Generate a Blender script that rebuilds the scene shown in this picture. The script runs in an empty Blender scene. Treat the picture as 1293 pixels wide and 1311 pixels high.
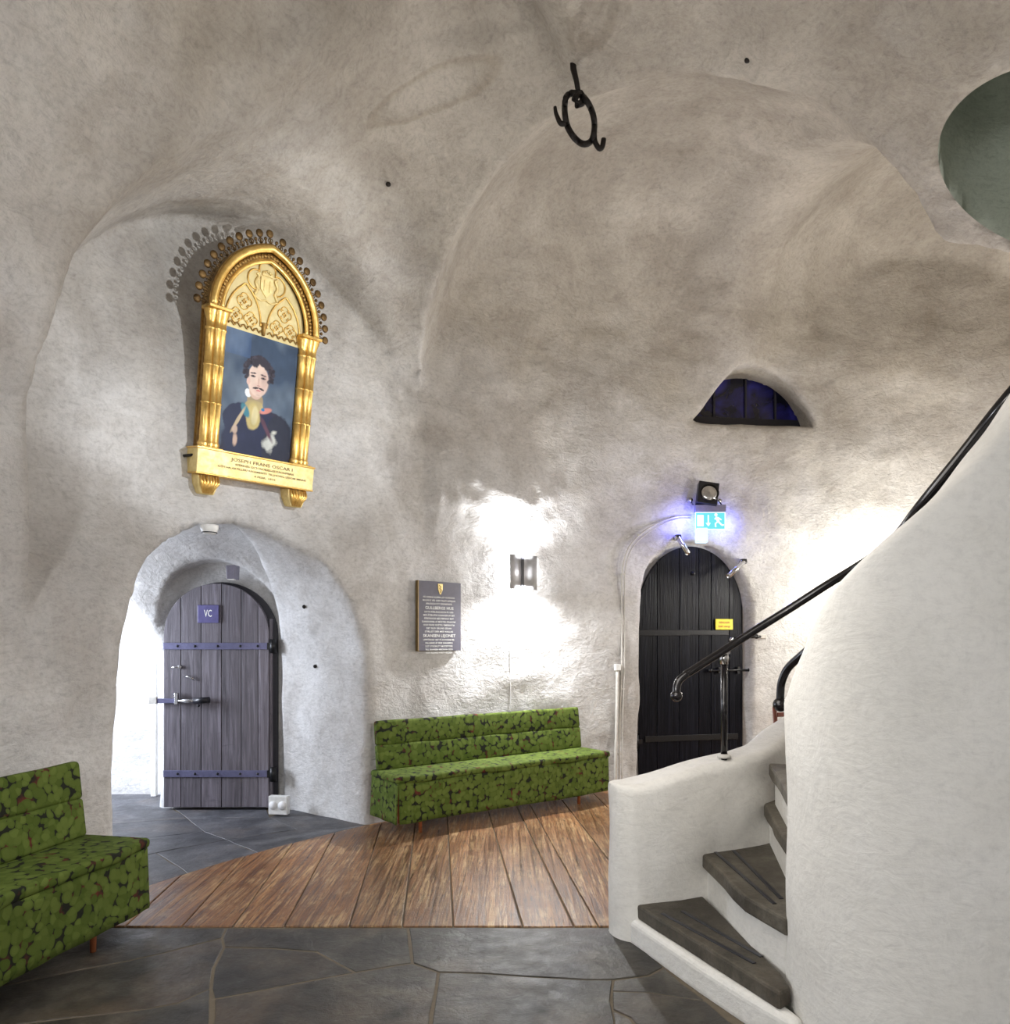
import bpy, bmesh, math, random
import numpy as np
from mathutils import Vector, Matrix
random.seed(7); rng = np.random.RandomState(5)
PI = math.pi
SC = bpy.context.scene
COL = SC.collection

# ------------------------------------------------------------ camera, exposure
F, HX, HY, CZ = 950.0, 646.5, 822.0, 1.45      # focal length in px, horizon row, eye height
cam_d = bpy.data.cameras.new('camera'); cam = bpy.data.objects.new('camera', cam_d); COL.objects.link(cam)
cam.location = (0, 0, CZ); cam.rotation_euler = (PI/2, 0, 0)
cam_d.sensor_fit = 'HORIZONTAL'; cam_d.sensor_width = 36; cam_d.lens = 36*F/1293
cam_d.shift_y = (HY-655.5)/1311*(1311/1293.0); cam_d.clip_start = .05
SC.camera = cam
SC.view_settings.view_transform = 'Standard'; SC.view_settings.look = 'None'
SC.view_settings.exposure = 0.0; SC.view_settings.gamma = 1; SC.view_settings.use_curve_mapping = False
SC.cycles.use_denoising = True
SC.cycles.max_bounces = 8; SC.cycles.diffuse_bounces = 5
w = bpy.data.worlds.new('world'); SC.world = w; w.use_nodes = True
w.node_tree.nodes['Background'].inputs[0].default_value = (.55, .62, .8, 1)
w.node_tree.nodes['Background'].inputs[1].default_value = .3

def light(kind, loc, energy, color=(1, 1, 1), size=.2, target=None, spot=60, blend=.5, sy=None, spread=None):
    d = bpy.data.lights.new(kind.lower()+'_light', kind); d.energy = energy; d.color = color
    if kind == 'AREA':
        d.size = size
        if sy: d.shape = 'RECTANGLE'; d.size_y = sy
        if spread: d.spread = math.radians(spread)
    else: d.shadow_soft_size = size
    if kind == 'SPOT': d.spot_size = math.radians(spot); d.spot_blend = blend
    o = bpy.data.objects.new(d.name, d); COL.objects.link(o); o.location = loc
    if target is not None:
        o.rotation_euler = (Vector(target)-Vector(loc)).to_track_quat('-Z', 'Y').to_euler()
    return o

WARM = (1, .95, .89); COOL = (.9, .94, 1)
# added unseen fill lights that brighten the room, behind the camera and round the ring
light('POINT', (-1.9, -1.2, 2.1), 110, WARM, .25)
light('POINT', (2.0, -1.3, 2.2), 85, COOL, .25)
light('POINT', (5.2, 5.6, 1.9), 240, WARM, .2)
light('POINT', (.5, 3.0, 1.9), 48, WARM, .5)
light('POINT', (-2.2, .9, 1.9), 85, COOL, .12)
# picture light aimed at the portrait
light('SPOT', (1.2, 3.2, 2.9), 330, (.88, .93, 1), .02, target=(-1.5, 5.0, 3.45), spot=52, blend=.8)
# daylight from the window of the side passage (left of the low door)
light('AREA', (-4.55, 5.8, 1.5), 115, (.80, .87, 1), 1.0, target=(-3.4, 7.0, 1.0), sy=1.2)

# ------------------------------------------------------------ geometry helpers
C0 = Vector((3.4, 1.6)); R = 6.2
def P(px, py, Y): return Vector(((px-HX)/F*Y, Y, CZ+(HY-py)/F*Y))
def ray_wall(px, r=R):
    k = (px-HX)/F
    a = k*k+1; b = -2*(k*C0.x+C0.y); c = C0.length_squared-r*r
    Y = (-b+math.sqrt(b*b-4*a*c))/2/a
    return Vector((k*Y, Y))
def wall_at(px, py, off=0.0):
    """point on the round wall seen at a pixel, and the turn that lays local -Y towards the room"""
    p = ray_wall(px, R-off); n = (C0-p).normalized()
    return Vector((p.x, p.y, CZ+(HY-py)/F*p.y)), math.atan2(n.x, -n.y)

class MB:
    def __init__(s): s.v = []; s.f = []; s.sm = []
    def add(s, vs, fs, smooth=False):
        n = len(s.v); s.v += [tuple(v) for v in vs]
        for f in fs: s.f.append([i+n for i in f]); s.sm.append(smooth)
        return s
    def box(s, c, d, rz=0, M=None):
        vs = [Vector((x*d[0]/2, y*d[1]/2, z*d[2]/2)) for x in (-1, 1) for y in (-1, 1) for z in (-1, 1)]
        m = Matrix.Translation(c) @ Matrix.Rotation(rz, 4, 'Z')
        if M is not None: m = Matrix.Translation(c) @ M
        vs = [m @ v for v in vs]
        return s.add(vs, [(0, 1, 3, 2), (4, 6, 7, 5), (0, 4, 5, 1), (2, 3, 7, 6), (0, 2, 6, 4), (1, 5, 7, 3)])
    def prism(s, poly, z0, z1):
        n = len(poly)
        vs = [(p[0], p[1], z0) for p in poly]+[(p[0], p[1], z1) for p in poly]
        return s.add(vs, [list(range(n))[::-1], list(range(n, 2*n))]+[(i, (i+1) % n, n+(i+1) % n, n+i) for i in range(n)])
    def prism_xz(s, poly, y0, y1):
        """outline in x,z pulled from y0 (front) to y1 (back)"""
        n = len(poly)
        vs = [(p[0], y0, p[1]) for p in poly]+[(p[0], y1, p[1]) for p in poly]
        return s.add(vs, [list(range(n)), list(range(n, 2*n))[::-1]]+[((i+1) % n, i, n+i, n+(i+1) % n) for i in range(n)])
    def tube(s, pts, r, seg=10, caps=True, closed=False):
        pts = [Vector(p) for p in pts]; n = len(pts)
        rs = r if isinstance(r, (list, tuple)) else [r]*n
        up = None; vs = []
        for i, p in enumerate(pts):
            a = pts[(i-1) % n] if (i > 0 or closed) else p
            b = pts[(i+1) % n] if (i < n-1 or closed) else p
            t = (b-a).normalized()
            if up is None: up = t.orthogonal().normalized()
            up = (up-t*up.dot(t))
            up = up.normalized() if up.length > 1e-6 else t.orthogonal().normalized()
            q = t.cross(up)
            for k in range(seg):
                an = 2*PI*k/seg; vs.append(p+(up*math.cos(an)+q*math.sin(an))*rs[i])
        fs = []
        for i in range(n if closed else n-1):
            j = (i+1) % n
            for k in range(seg):
                k2 = (k+1) % seg; fs.append((i*seg+k, i*seg+k2, j*seg+k2, j*seg+k))
        s.add(vs, fs, True)
        if caps and not closed:
            m = len(s.v)-len(vs)
            s.f.append([m+k for k in range(seg)][::-1]); s.sm.append(False)
            s.f.append([m+(n-1)*seg+k for k in range(seg)]); s.sm.append(False)
        return s
    def lathe(s, prof, c=(0, 0, 0), seg=24, M=None, smooth=True):
        """profile of (radius, height) turned about z"""
        vs = []; n = len(prof)
        m = Matrix.Translation(c)
        if M is not None: m = m @ M
        for r, z in prof:
            for k in range(seg):
                a = 2*PI*k/seg; vs.append(m @ Vector((max(r, 1e-4)*math.cos(a), max(r, 1e-4)*math.sin(a), z)))
        fs = []
        for i in range(n-1):
            for k in range(seg):
                k2 = (k+1) % seg; fs.append((i*seg+k, i*seg+k2, (i+1)*seg+k2, (i+1)*seg+k))
        return s.add(vs, fs, smooth)
    def ball(s, c, r, seg=16, sc=(1, 1, 1)):
        M = Matrix.Diagonal((sc[0], sc[1], sc[2], 1))
        return s.lathe([(r*math.sin(PI*i/10), -r*math.cos(PI*i/10)) for i in range(11)], c, seg, M)
    def grid(s, fn, nu, nv, smooth=True, wrap=False):
        vs = [fn(i/(nu-1 if not wrap else nu), j/(nv-1)) for i in range(nu) for j in range(nv)]
        fs = []
        for i in range(nu if wrap else nu-1):
            i2 = (i+1) % nu
            for j in range(nv-1): fs.append((i*nv+j, i2*nv+j, i2*nv+j+1, i*nv+j+1))
        return s.add(vs, fs, smooth)
    def build(s, name, mat, parent=None, bevel=0, seg=2, sub=0, recalc=True):
        me = bpy.data.meshes.new(name); me.from_pydata(s.v, [], s.f)
        me.polygons.foreach_set('use_smooth', s.sm)
        if recalc:
            bm = bmesh.new(); bm.from_mesh(me); bmesh.ops.recalc_face_normals(bm, faces=bm.faces); bm.to_mesh(me); bm.free()
        me.materials.append(mat); me.update()
        o = bpy.data.objects.new(name, me); COL.objects.link(o)
        if parent is not None: o.parent = parent
        if bevel:
            b = o.modifiers.new('bevel', 'BEVEL'); b.width = bevel; b.segments = seg; b.limit_method = 'ANGLE'; b.angle_limit = math.radians(40)
        if sub:
            b = o.modifiers.new('sub', 'SUBSURF'); b.levels = b.render_levels = sub
        return o

def tag(o, label=None, cat=None, group=None, kind=None):
    if label: o['label'] = label
    if cat: o['category'] = cat
    if group: o['group'] = group
    if kind: o['kind'] = kind
    return o
def empty(name, loc, rz=0, label=None, cat=None, group=None, rot=None):
    o = bpy.data.objects.new(name, None); COL.objects.link(o); o.location = loc
    o.rotation_euler = rot if rot else (0, 0, rz); o.empty_display_size = .1
    return tag(o, label, cat, group)
def arc(cx, cz, r, a0, a1, n): return [(cx+r*math.cos(math.radians(a0+(a1-a0)*i/n)), cz+r*math.sin(math.radians(a0+(a1-a0)*i/n))) for i in range(n+1)]
def arch_outline(x0, x1, zs, rise, zb=0, n=24):
    """door-leaf outline with a round head"""
    c = (x0+x1)/2; wd = (x1-x0)/2
    return [(x0, zb)]+[(c-wd*math.cos(PI*i/n), zs+rise*math.sin(PI*i/n)) for i in range(n+1)]+[(x1, zb)]
def spline(pts, n=8):
    """smooth curve through points of any dimension"""
    p = [np.array(q, float) for q in pts]; p = [2*p[0]-p[1]]+p+[2*p[-1]-p[-2]]; out = []
    for i in range(1, len(p)-2):
        for k in range(n):
            t = k/n; a, b, c, d = p[i-1], p[i], p[i+1], p[i+2]
            out.append(.5*((2*b)+(c-a)*t+(2*a-5*b+4*c-d)*t*t+(3*b-a-3*c+d)*t**3))
    out.append(p[-2]); return out

# ------------------------------------------------------------ materials
class NT:
    def __init__(s, name):
        s.m = bpy.data.materials.new(name); s.m.use_nodes = True; s.t = s.m.node_tree; s.b = s.t.nodes['Principled BSDF']; s.out = s.t.nodes['Material Output']
    def n(s, typ, **kw):
        nd = s.t.nodes.new(typ)
        for k, v in kw.items():
            if k.startswith('i_'):
                key = k[2:]; key = int(key) if key.isdigit() else key.replace('_', ' ')
                nd.inputs[key].default_value = v
            else: setattr(nd, k, v)
        return nd
    def l(s, a, b): s.t.links.new(a, b)
    def coord(s, scale=(1, 1, 1), kind='Object', rot=(0, 0, 0)):
        c = s.n('ShaderNodeTexCoord'); m = s.n('ShaderNodeMapping'); m.inputs['Scale'].default_value = scale; m.inputs['Rotation'].default_value = rot
        s.l(c.outputs[kind], m.inputs['Vector']); return m.outputs[0]
    def noise(s, vec, scale, detail=5, rough=.6, dist=0):
        n = s.n('ShaderNodeTexNoise'); n.inputs['Scale'].default_value = scale; n.inputs['Detail'].default_value = detail
        n.inputs['Roughness'].default_value = rough; n.inputs['Distortion'].default_value = dist; s.l(vec, n.inputs['Vector']); return n.outputs['Fac']
    def ramp(s, fac, stops, interp='LINEAR'):
        r = s.n('ShaderNodeValToRGB'); cr = r.color_ramp; cr.interpolation = interp
        while len(cr.elements) < len(stops): cr.elements.new(.5)
        for e, (p, c) in zip(cr.elements, stops):
            e.position = p; e.color = (*c, 1) if not isinstance(c, (int, float)) else (c, c, c, 1)
        s.l(fac, r.inputs[0]); return r.outputs[0]
    def mix(s, fac, a, b, mode='MIX'):
        m = s.n('ShaderNodeMix', data_type='RGBA', blend_type=mode)
        for inp, v in ((m.inputs[0], fac), (m.inputs[6], a), (m.inputs[7], b)):
            if isinstance(v, (int, float)): inp.default_value = v
            elif isinstance(v, tuple): inp.default_value = (*v, 1)
            else: s.l(v, inp)
        return m.outputs[2]
    def math(s, op, a, b=0.0):
        m = s.n('ShaderNodeMath', operation=op)
        for i, v in ((0, a), (1, b)):
            if isinstance(v, (int, float)): m.inputs[i].default_value = v
            else: s.l(v, m.inputs[i])
        return m.outputs[0]
    def bump(s, h, strength=.3, dist=.01, prev=None):
        b = s.n('ShaderNodeBump'); b.inputs['Strength'].default_value = strength; b.inputs['Distance'].default_value = dist
        s.l(h, b.inputs['Height'])
        if prev is not None: s.l(prev, b.inputs['Normal'])
        s.l(b.outputs[0], s.b.inputs['Normal']); return b.outputs[0]
    def set(s, color=None, rough=None, metal=None, **kw):
        for k, v in (('Base Color', color), ('Roughness', rough), ('Metallic', metal)):
            if v is None: continue
            if isinstance(v, tuple): s.b.inputs[k].default_value = (*v, 1)
            elif isinstance(v, (int, float)): s.b.inputs[k].default_value = v
            else: s.l(v, s.b.inputs[k])
        return s.m

def plain(name, color, rough=.5, metal=0, bump=0, bscale=60, var=.12):
    t = NT(name); v = t.coord(); f = t.noise(v, bscale*.4, 4)
    lo = tuple(c*(1-var) for c in color); hi = tuple(min(1, c*(1+var)) for c in color)
    t.set(t.ramp(f, [(.3, lo), (.7, hi)]), rough, metal)
    if bump: t.bump(t.noise(v, bscale, 6), bump, .004)
    return t.m

def plaster(name, a, b, dirt, bump=.42, dirt_amt=.5, mott=1.0, gloss=.75):
    t = NT(name); v = t.coord()
    base = t.ramp(t.noise(v, .9, 8, .62, .3), [(.32, a), (.66, b)])
    d1 = t.ramp(t.noise(v, 1.7, 9, .7, .6), [(.46, 0), (.72, dirt_amt)])
    col = t.mix(d1, base, dirt)
    # finer speckle and scratches of the lime wash
    sp = t.ramp(t.noise(v, 34, 6, .75), [(.30, .80), (.5, 1.0), (.75, 1.06)])
    col = t.mix(mott, col, sp, 'MULTIPLY')
    vs = t.coord((2.2, 2.2, 5), rot=(.5, .7, .4)); st = t.ramp(t.noise(vs, 3.5, 8, .75, 2.2), [(.34, .80), (.5, 1.0), (.66, 1.06)])
    col = t.mix(.9*mott, col, st, 'MULTIPLY')
    if name == 'wall_plaster':                              # darker and warmer towards the top of the vault, broken up by noise
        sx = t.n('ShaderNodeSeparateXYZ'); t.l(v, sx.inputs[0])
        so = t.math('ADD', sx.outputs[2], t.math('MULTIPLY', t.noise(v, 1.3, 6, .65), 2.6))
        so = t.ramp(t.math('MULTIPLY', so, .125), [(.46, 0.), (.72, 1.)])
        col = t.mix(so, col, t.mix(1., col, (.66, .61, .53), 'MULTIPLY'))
        # old oval water stain on the crown of the vault
        ex = t.math('DIVIDE', t.math('SUBTRACT', sx.outputs[0], -.45), .40); ey = t.math('DIVIDE', t.math('SUBTRACT', sx.outputs[1], 4.62), .11)
        rd = t.math('SQRT', t.math('ADD', t.math('MULTIPLY', ex, ex), t.math('MULTIPLY', ey, ey)))
        rd = t.math('ADD', rd, t.math('MULTIPLY', t.noise(v, 4, 4), .35))
        rg = t.ramp(t.math('MULTIPLY', rd, .5), [(.42, 0.), (.55, .55), (.60, .5), (.66, 0.)])
        hi = t.math('GREATER_THAN', sx.outputs[2], 4.2); col = t.mix(t.math('MULTIPLY', rg, hi), col, t.mix(1., col, (.70, .66, .58), 'MULTIPLY'))
    t.set(col, gloss)
    h = t.math('ADD', t.math('MULTIPLY', t.noise(v, 7, 8, .62, .8), 2.2), t.noise(vs, 6, 6, .6, 1.0))
    n1 = t.bump(h, bump, .02)
    h2 = t.noise(v, 60, 6, .7); t.bump(h2, bump*.5, .004, n1)
    return t.m

M = {}
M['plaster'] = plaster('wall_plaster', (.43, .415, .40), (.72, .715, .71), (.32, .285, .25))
M['vault0'] = plaster('vault_plaster', (.38, .355, .32), (.53, .51, .475), (.27, .235, .19), dirt_amt=.6)
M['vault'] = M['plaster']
M['white'] = plaster('white_plaster', (.70, .70, .71), (.82, .82, .83), (.55, .54, .54), bump=.35, dirt_amt=.35)
M['green'] = plaster('stairwell_paint', (.34, .39, .33), (.42, .47, .41), (.26, .29, .24), bump=.2, dirt_amt=.3)
M['stair'] = plaster('stair_plaster', (.70, .685, .64), (.80, .79, .76), (.58, .56, .50), bump=.22, dirt_amt=.3, mott=.45)

def mat_stone(name, c1, c2, c3, rough=(.28, .6)):
    t = NT(name); v = t.coord(); oi = t.n('ShaderNodeObjectInfo')
    r = oi.outputs['Random']
    off = t.n('ShaderNodeVectorMath', operation='ADD'); t.l(v, off.inputs[0]); cb = t.n('ShaderNodeCombineXYZ')
    t.l(t.math('MULTIPLY', r, 13.), cb.inputs[0]); t.l(cb.outputs[0], off.inputs[1]); vv = off.outputs[0]
    f = t.noise(vv, 3.2, 9, .68, .4)
    col = t.ramp(f, [(.36, c1), (.52, c2), (.68, c3)])
    col = t.mix(t.ramp(t.noise(vv, 1.6, 5, .6), [(.5, 0.), (.7, .5)]), col, (.095, .062, .036))
    sp = t.ramp(t.noise(vv, 45, 6, .75), [(.33, .6), (.55, 1.15)]); col = t.mix(.8, col, sp, 'MULTIPLY')
    tint = t.ramp(r, [(0, .75), (1, 1.25)]); col = t.mix(1., col, tint, 'MULTIPLY')
    t.set(col, t.ramp(t.noise(vv, 7, 6, .7), [(.3, rough[0]), (.7, rough[1])]))
    n1 = t.bump(t.noise(vv, 9, 8, .65, .5), .55, .012); t.bump(t.noise(vv, 55, 7, .75), .45, .004, n1)
    return t.m
M['slab'] = mat_stone('slate_slab', (.016, .014, .011), (.042, .037, .029), (.092, .082, .066))
M['slab_cool'] = mat_stone('slate_slab_passage', (.045, .046, .052), (.085, .087, .098), (.15, .15, .16), (.42, .6))
M['mortar'] = plain('mortar', (.13, .105, .072), .9, bump=.6)
M['tread'] = mat_stone('worn_concrete', (.05, .042, .030), (.095, .083, .062), (.15, .135, .105), (.6, .9))

def mat_planks():
    t = NT('worn_floor_boards'); v = t.coord(); oi = t.n('ShaderNodeObjectInfo'); r = oi.outputs['Random']
    off = t.n('ShaderNodeVectorMath', operation='ADD'); t.l(v, off.inputs[0]); cb = t.n('ShaderNodeCombineXYZ')
    t.l(t.math('MULTIPLY', r, 17.), cb.inputs[0]); t.l(t.math('MULTIPLY', r, 31.), cb.inputs[1]); t.l(cb.outputs[0], off.inputs[1])
    mp = t.n('ShaderNodeMapping'); mp.inputs['Scale'].default_value = (16, .45, 1); t.l(off.outputs[0], mp.inputs[0])
    g = t.noise(mp.outputs[0], 2.2, 9, .65, .8)
    col = t.ramp(g, [(.28, (.04, .016, .007)), (.45, (.15, .062, .020)), (.6, (.27, .125, .043)), (.76, (.42, .24, .10))])
    mp2 = t.n('ShaderNodeMapping'); mp2.inputs['Scale'].default_value = (13, .7, 1); t.l(off.outputs[0], mp2.inputs[0])
    wear = t.ramp(t.noise(mp2.outputs[0], 2.6, 9, .78, .6), [(.47, 0.), (.58, 1.)]); wear = t.math('MULTIPLY', wear, t.ramp(t.noise(off.outputs[0], 2.4, 6, .7), [(.42, 0.), (.60, 1.)])); col = t.mix(wear, col, (.47, .31, .15))
    dk = t.ramp(t.noise(mp2.outputs[0], 9, 8, .8, .4), [(.52, 0.), (.60, .85)]); col = t.mix(dk, col, (.035, .018, .010))
    col = t.mix(1., col, t.ramp(r, [(0, .72), (1, 1.15)]), 'MULTIPLY')
    t.set(col, t.ramp(g, [(.3, .27), (.7, .48)]))
    n1 = t.bump(g, .5, .006); t.bump(t.noise(off.outputs[0], 40, 7, .8), .4, .004, n1)
    return t.m
M['plank'] = mat_planks()

def mat_doorwood(name, c1, c2, c3, rough=.6, streak=30, bump=.6):
    t = NT(name); oi = t.n('ShaderNodeObjectInfo'); r = oi.outputs['Random']; v = t.coord()
    off = t.n('ShaderNodeVectorMath', operation='ADD'); t.l(v, off.inputs[0]); cb = t.n('ShaderNodeCombineXYZ')
    t.l(t.math('MULTIPLY', r, 23.), cb.inputs[2]); t.l(t.math('MULTIPLY', r, 7.), cb.inputs[0]); t.l(cb.outputs[0], off.inputs[1])
    mp = t.n('ShaderNodeMapping'); mp.inputs['Scale'].default_value = (streak, streak, 1.6); t.l(off.outputs[0], mp.inputs[0])
    g = t.noise(mp.outputs[0], 1.2, 8, .65, 1.0)
    col = t.ramp(g, [(.3, c1), (.5, c2), (.72, c3)])
    col = t.mix(1., col, t.ramp(r, [(0, .8), (1, 1.2)]), 'MULTIPLY')
    kn = t.ramp(t.noise(off.outputs[0], 6, 5, .6, 1.2), [(.62, 0.), (.72, .6)]); col = t.mix(kn, col, c1)
    t.set(col, rough); t.bump(g, bump, .006); return t.m
M['greydoor'] = mat_doorwood('weathered_grey_boards', (.07, .062, .075), (.135, .12, .14), (.23, .21, .25), .55)
M['blackdoor'] = mat_doorwood('black_tarred_boards', (.0015, .0015, .003), (.004, .0045, .008), (.014, .015, .024), .33, 36, .9)
M['blackdoor'].node_tree.nodes['Principled BSDF'].inputs['Specular IOR Level'].default_value = .14
M['iron'] = plain('black_iron', (.004, .004, .005), .4, .2, .5, 50)
M['rust'] = plain('dark_wrought_iron', (.018, .014, .012), .6, .5, .8, 60)
M['strap'] = plain('grey_blue_iron', (.16, .16, .27), .4, .5, .4, 60)
M['steel'] = plain('polished_steel', (.62, .62, .63), .18, 1.0)
M['lamp'] = plain('brushed_grey_metal', (.42, .42, .43), .55, .1)
M['pipe'] = plain('painted_conduit', (.55, .53, .49), .5)
M['cable'] = plain('white_cable', (.8, .8, .8), .5)
M['plastic'] = plain('white_plastic', (.78, .78, .76), .4)
M['blackbox'] = plain('black_plastic', (.012, .012, .018), .35)
M['greybox'] = plain('grey_lamp_housing', (.20, .19, .25), .5)
M['legwood'] = plain('orange_beech_wood', (.42, .13, .05), .4)
M['redwood'] = plain('red_brown_wood', (.13, .035, .020), .35)
M['blackpaint'] = plain('black_gloss_paint', (.008, .007, .008), .18)
def emit(name, color, strength, base=(.05, .05, .05)):
    t = NT(name); t.set(base, .4); t.b.inputs['Emission Color'].default_value = (*color, 1); t.b.inputs['Emission Strength'].default_value = strength; return t.m
M['exitgreen'] = emit('lit_exit_panel', (.13, .80, .86), 1.0)
M['exitwhite'] = emit('lit_exit_symbol', (.85, 1, .97), 1.4)
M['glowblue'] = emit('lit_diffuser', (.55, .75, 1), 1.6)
M['bulb'] = emit('lamp_tube', (1, .97, .92), 9)

def mat_gold(name, c1, c2, rough=.28, bump=.25):
    t = NT(name); v = t.coord(); f = t.noise(v, 18, 6, .7)
    t.set(t.ramp(f, [(.3, c1), (.65, c2)]), t.ramp(t.noise(v, 30, 5), [(.3, rough), (.7, rough+.2)]), .85)
    t.bump(t.noise(v, 40, 6), bump, .003); return t.m
M['gold'] = mat_gold('burnished_gilding', (.62, .36, .08), (.88, .60, .20))
M['goldcrest'] = mat_gold('shaded_gilding', (.05, .028, .012), (.20, .12, .045), .45, .5)  # crest discs: their shading is put into this darker gold
M['goldmatte'] = mat_gold('matte_gilding', (.72, .56, .24), (.88, .74, .38), .5)
M['golddark'] = mat_gold('dark_carved_gilding', (.16, .085, .025), (.42, .26, .08), .4, .5)
t = NT('matte_gilding_panel'); v = t.coord(); t.set(t.ramp(t.noise(v, 14, 5), [(.3, (.62, .50, .22)), (.7, (.76, .65, .34))]), .5, .25); t.bump(t.noise(v, 60, 5), .2, .002); M['goldpanel'] = t.m
M['ink'] = plain('dark_lettering', (.22, .15, .06), .6)
M['plaque'] = plain('slate_blue_enamel', (.085, .08, .115), .45)
M['plaquebrass'] = plain('aged_brass', (.20, .14, .06), .4, .7)
M['letter'] = plain('white_lettering', (.85, .85, .83), .6)
M['yellow'] = plain('yellow_sign', (.85, .72, .01), .4)
M['redink'] = plain('red_lettering', (.5, .09, .02), .5)
M['vcblue'] = plain('violet_blue_sign', (.12, .11, .27), .4)
M['winglass'] = None
t = NT('dark_blue_glass'); v = t.coord()
t.set(t.ramp(t.noise(v, 2.6, 5, .6, .6), [(.42, (.004, .004, .012)), (.62, (.02, .018, .16)), (.75, (.05, .045, .34))]), .12)
M['winglass'] = t.m
M['windark'] = plain('dark_window_board', (.012, .011, .018), .5)

def mat_fabric():
    t = NT('green_leaf_upholstery'); v = t.coord()
    vo = t.n('ShaderNodeTexVoronoi', feature='F1', distance='EUCLIDEAN'); vo.inputs['Scale'].default_value = 27.0; vo.inputs['Randomness'].default_value = .85
    dn = t.n('ShaderNodeTexNoise'); dn.inputs['Scale'].default_value = 9; t.l(v, dn.inputs['Vector'])
    mx = t.n('ShaderNodeMix', data_type='VECTOR'); mx.inputs[0].default_value = .06; t.l(v, mx.inputs[4]); t.l(dn.outputs['Color'], mx.inputs[5])
    t.l(mx.outputs[1], vo.inputs['Vector'])
    f = t.ramp(vo.outputs['Distance'], [(.65, 0.), (.70, 1.)])
    g = t.ramp(vo.outputs['Color'], [(.2, (.072, .104, .017)), (.8, (.118, .158, .032))])
    g = t.mix(t.ramp(vo.outputs['Distance'], [(.45, 0.), (.56, .35)]), g, (.05, .085, .012))
    spot = t.ramp(t.noise(v, 8, 3), [(.55, (.016, .017, .012)), (.68, (.13, .03, .02))])
    col = t.mix(f, g, spot); t.set(col, .85); t.b.inputs['Specular IOR Level'].default_value = .15
    t.bump(t.noise(v, 260, 3), .3, .002); return t.m
M['fabric'] = mat_fabric()

def mat_attr(name, rough=.45):
    t = NT(name); a = t.n('ShaderNodeAttribute'); a.attribute_name = 'paint'
    t.set(a.outputs['Color'], rough); t.b.inputs['Specular IOR Level'].default_value = .2; t.bump(t.noise(t.coord(), 90, 5), .15, .002); return t.m
M['painting'] = mat_attr('oil_painting')
# ------------------------------------------------------------ the vaulted shell, one signed field meshed once
def smax(a, b, k): h = np.clip(.5+.5*(a-b)/k, 0, 1); return b*(1-h)+a*h+k*h*(1-h)
def smin(a, b, k): return -smax(-a, -b, k)
CROWN = 5.1
BAYS = [  # angle, half width, spring, rise at wall, extra rise per metre inwards
    (142.6, 1.66, 2.50, 1.52, .66),
    (42.0, 2.2, 2.6, 2.3, .1), (190.0, 2.2, 2.6, 2.0, .2), (235.0, 2.2, 2.6, 2.0, .2),
]
WELL = (2.97, 3.90, .60)                                  # round stair shaft through the vault
def ell(x, y, cx, cy, ax, ay, rot, z0, hz, p=1.0):
    c, s_ = math.cos(math.radians(rot)), math.sin(math.radians(rot))
    u = ((x-cx)*c+(y-cy)*s_)/ax; v = (-(x-cx)*s_+(y-cy)*c)/ay
    return z0+hz*np.clip(1-u*u-v*v, 0, 1)**(.5*p)
def ceil_h(x, y):
    rho = np.sqrt((x-C0.x)**2+(y-C0.y)**2); s = R-rho
    t1 = np.clip((2.3-s)/2.3, 0, 1)
    H = 2.3+(CROWN-2.3)*(.6*np.cos(t1*PI/2)+.4*np.sqrt(1-t1*t1))
    web = np.maximum(CROWN-.395*np.maximum(0, x-.5)**1.2, 3.0)   # the vault comes down towards the stair pier
    H = -smax(-H, -web, .3)
    for ph, wd, zs, r0, sl in BAYS:
        d = (math.cos(math.radians(ph)), math.sin(math.radians(ph)))
        a = R-((x-C0.x)*d[0]+(y-C0.y)*d[1]); v = (x-C0.x)*-d[1]+(y-C0.y)*d[0]
        h = zs+(r0+sl*np.clip(a, -1, 2.2))*np.sqrt(np.clip(1-(v/wd)**2, 0, 1))
        h = np.where(a < 5.2, h, 0)-1.6*np.maximum(0, a-1.9)*(ph == 142.6)
        H = smax(H, h, .10)
    g = ell(x, y, 1.32, 6.15, 2.05, 2.2, 6, 2.4, 3.22, .6)                   # great bay over the black door
    g = smax(g, ell(x, y, 4.0, 6.6, 2.2, 2.3, 0, 2.6, 3.2, .7), .7)          # next bay to the right
    H = smax(H, g, .05)
    return H, rho
def arch_d(u, z, wd, zs, rise):
    up = (np.sqrt((u/wd)**2+(np.maximum(z-zs, 0)/rise)**2)-1)*min(wd, rise)
    return np.where(z < zs, np.abs(u)-wd, up)
PA = ((-2.18-1.06)/2, (4.18+5.88)/2); PD = (-.828, .56)     # mouth of the low passage and its direction
NIC = (-1.85, 5.28)                                         # middle of the portrait recess
DOORW, DOOR_RZ = wall_at(889.5, 800)
DN = (C0-DOORW.xy).normalized()
LUNW, LUN_RZ = wall_at(964, 520); LN = (C0-LUNW.xy).normalized()
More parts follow.
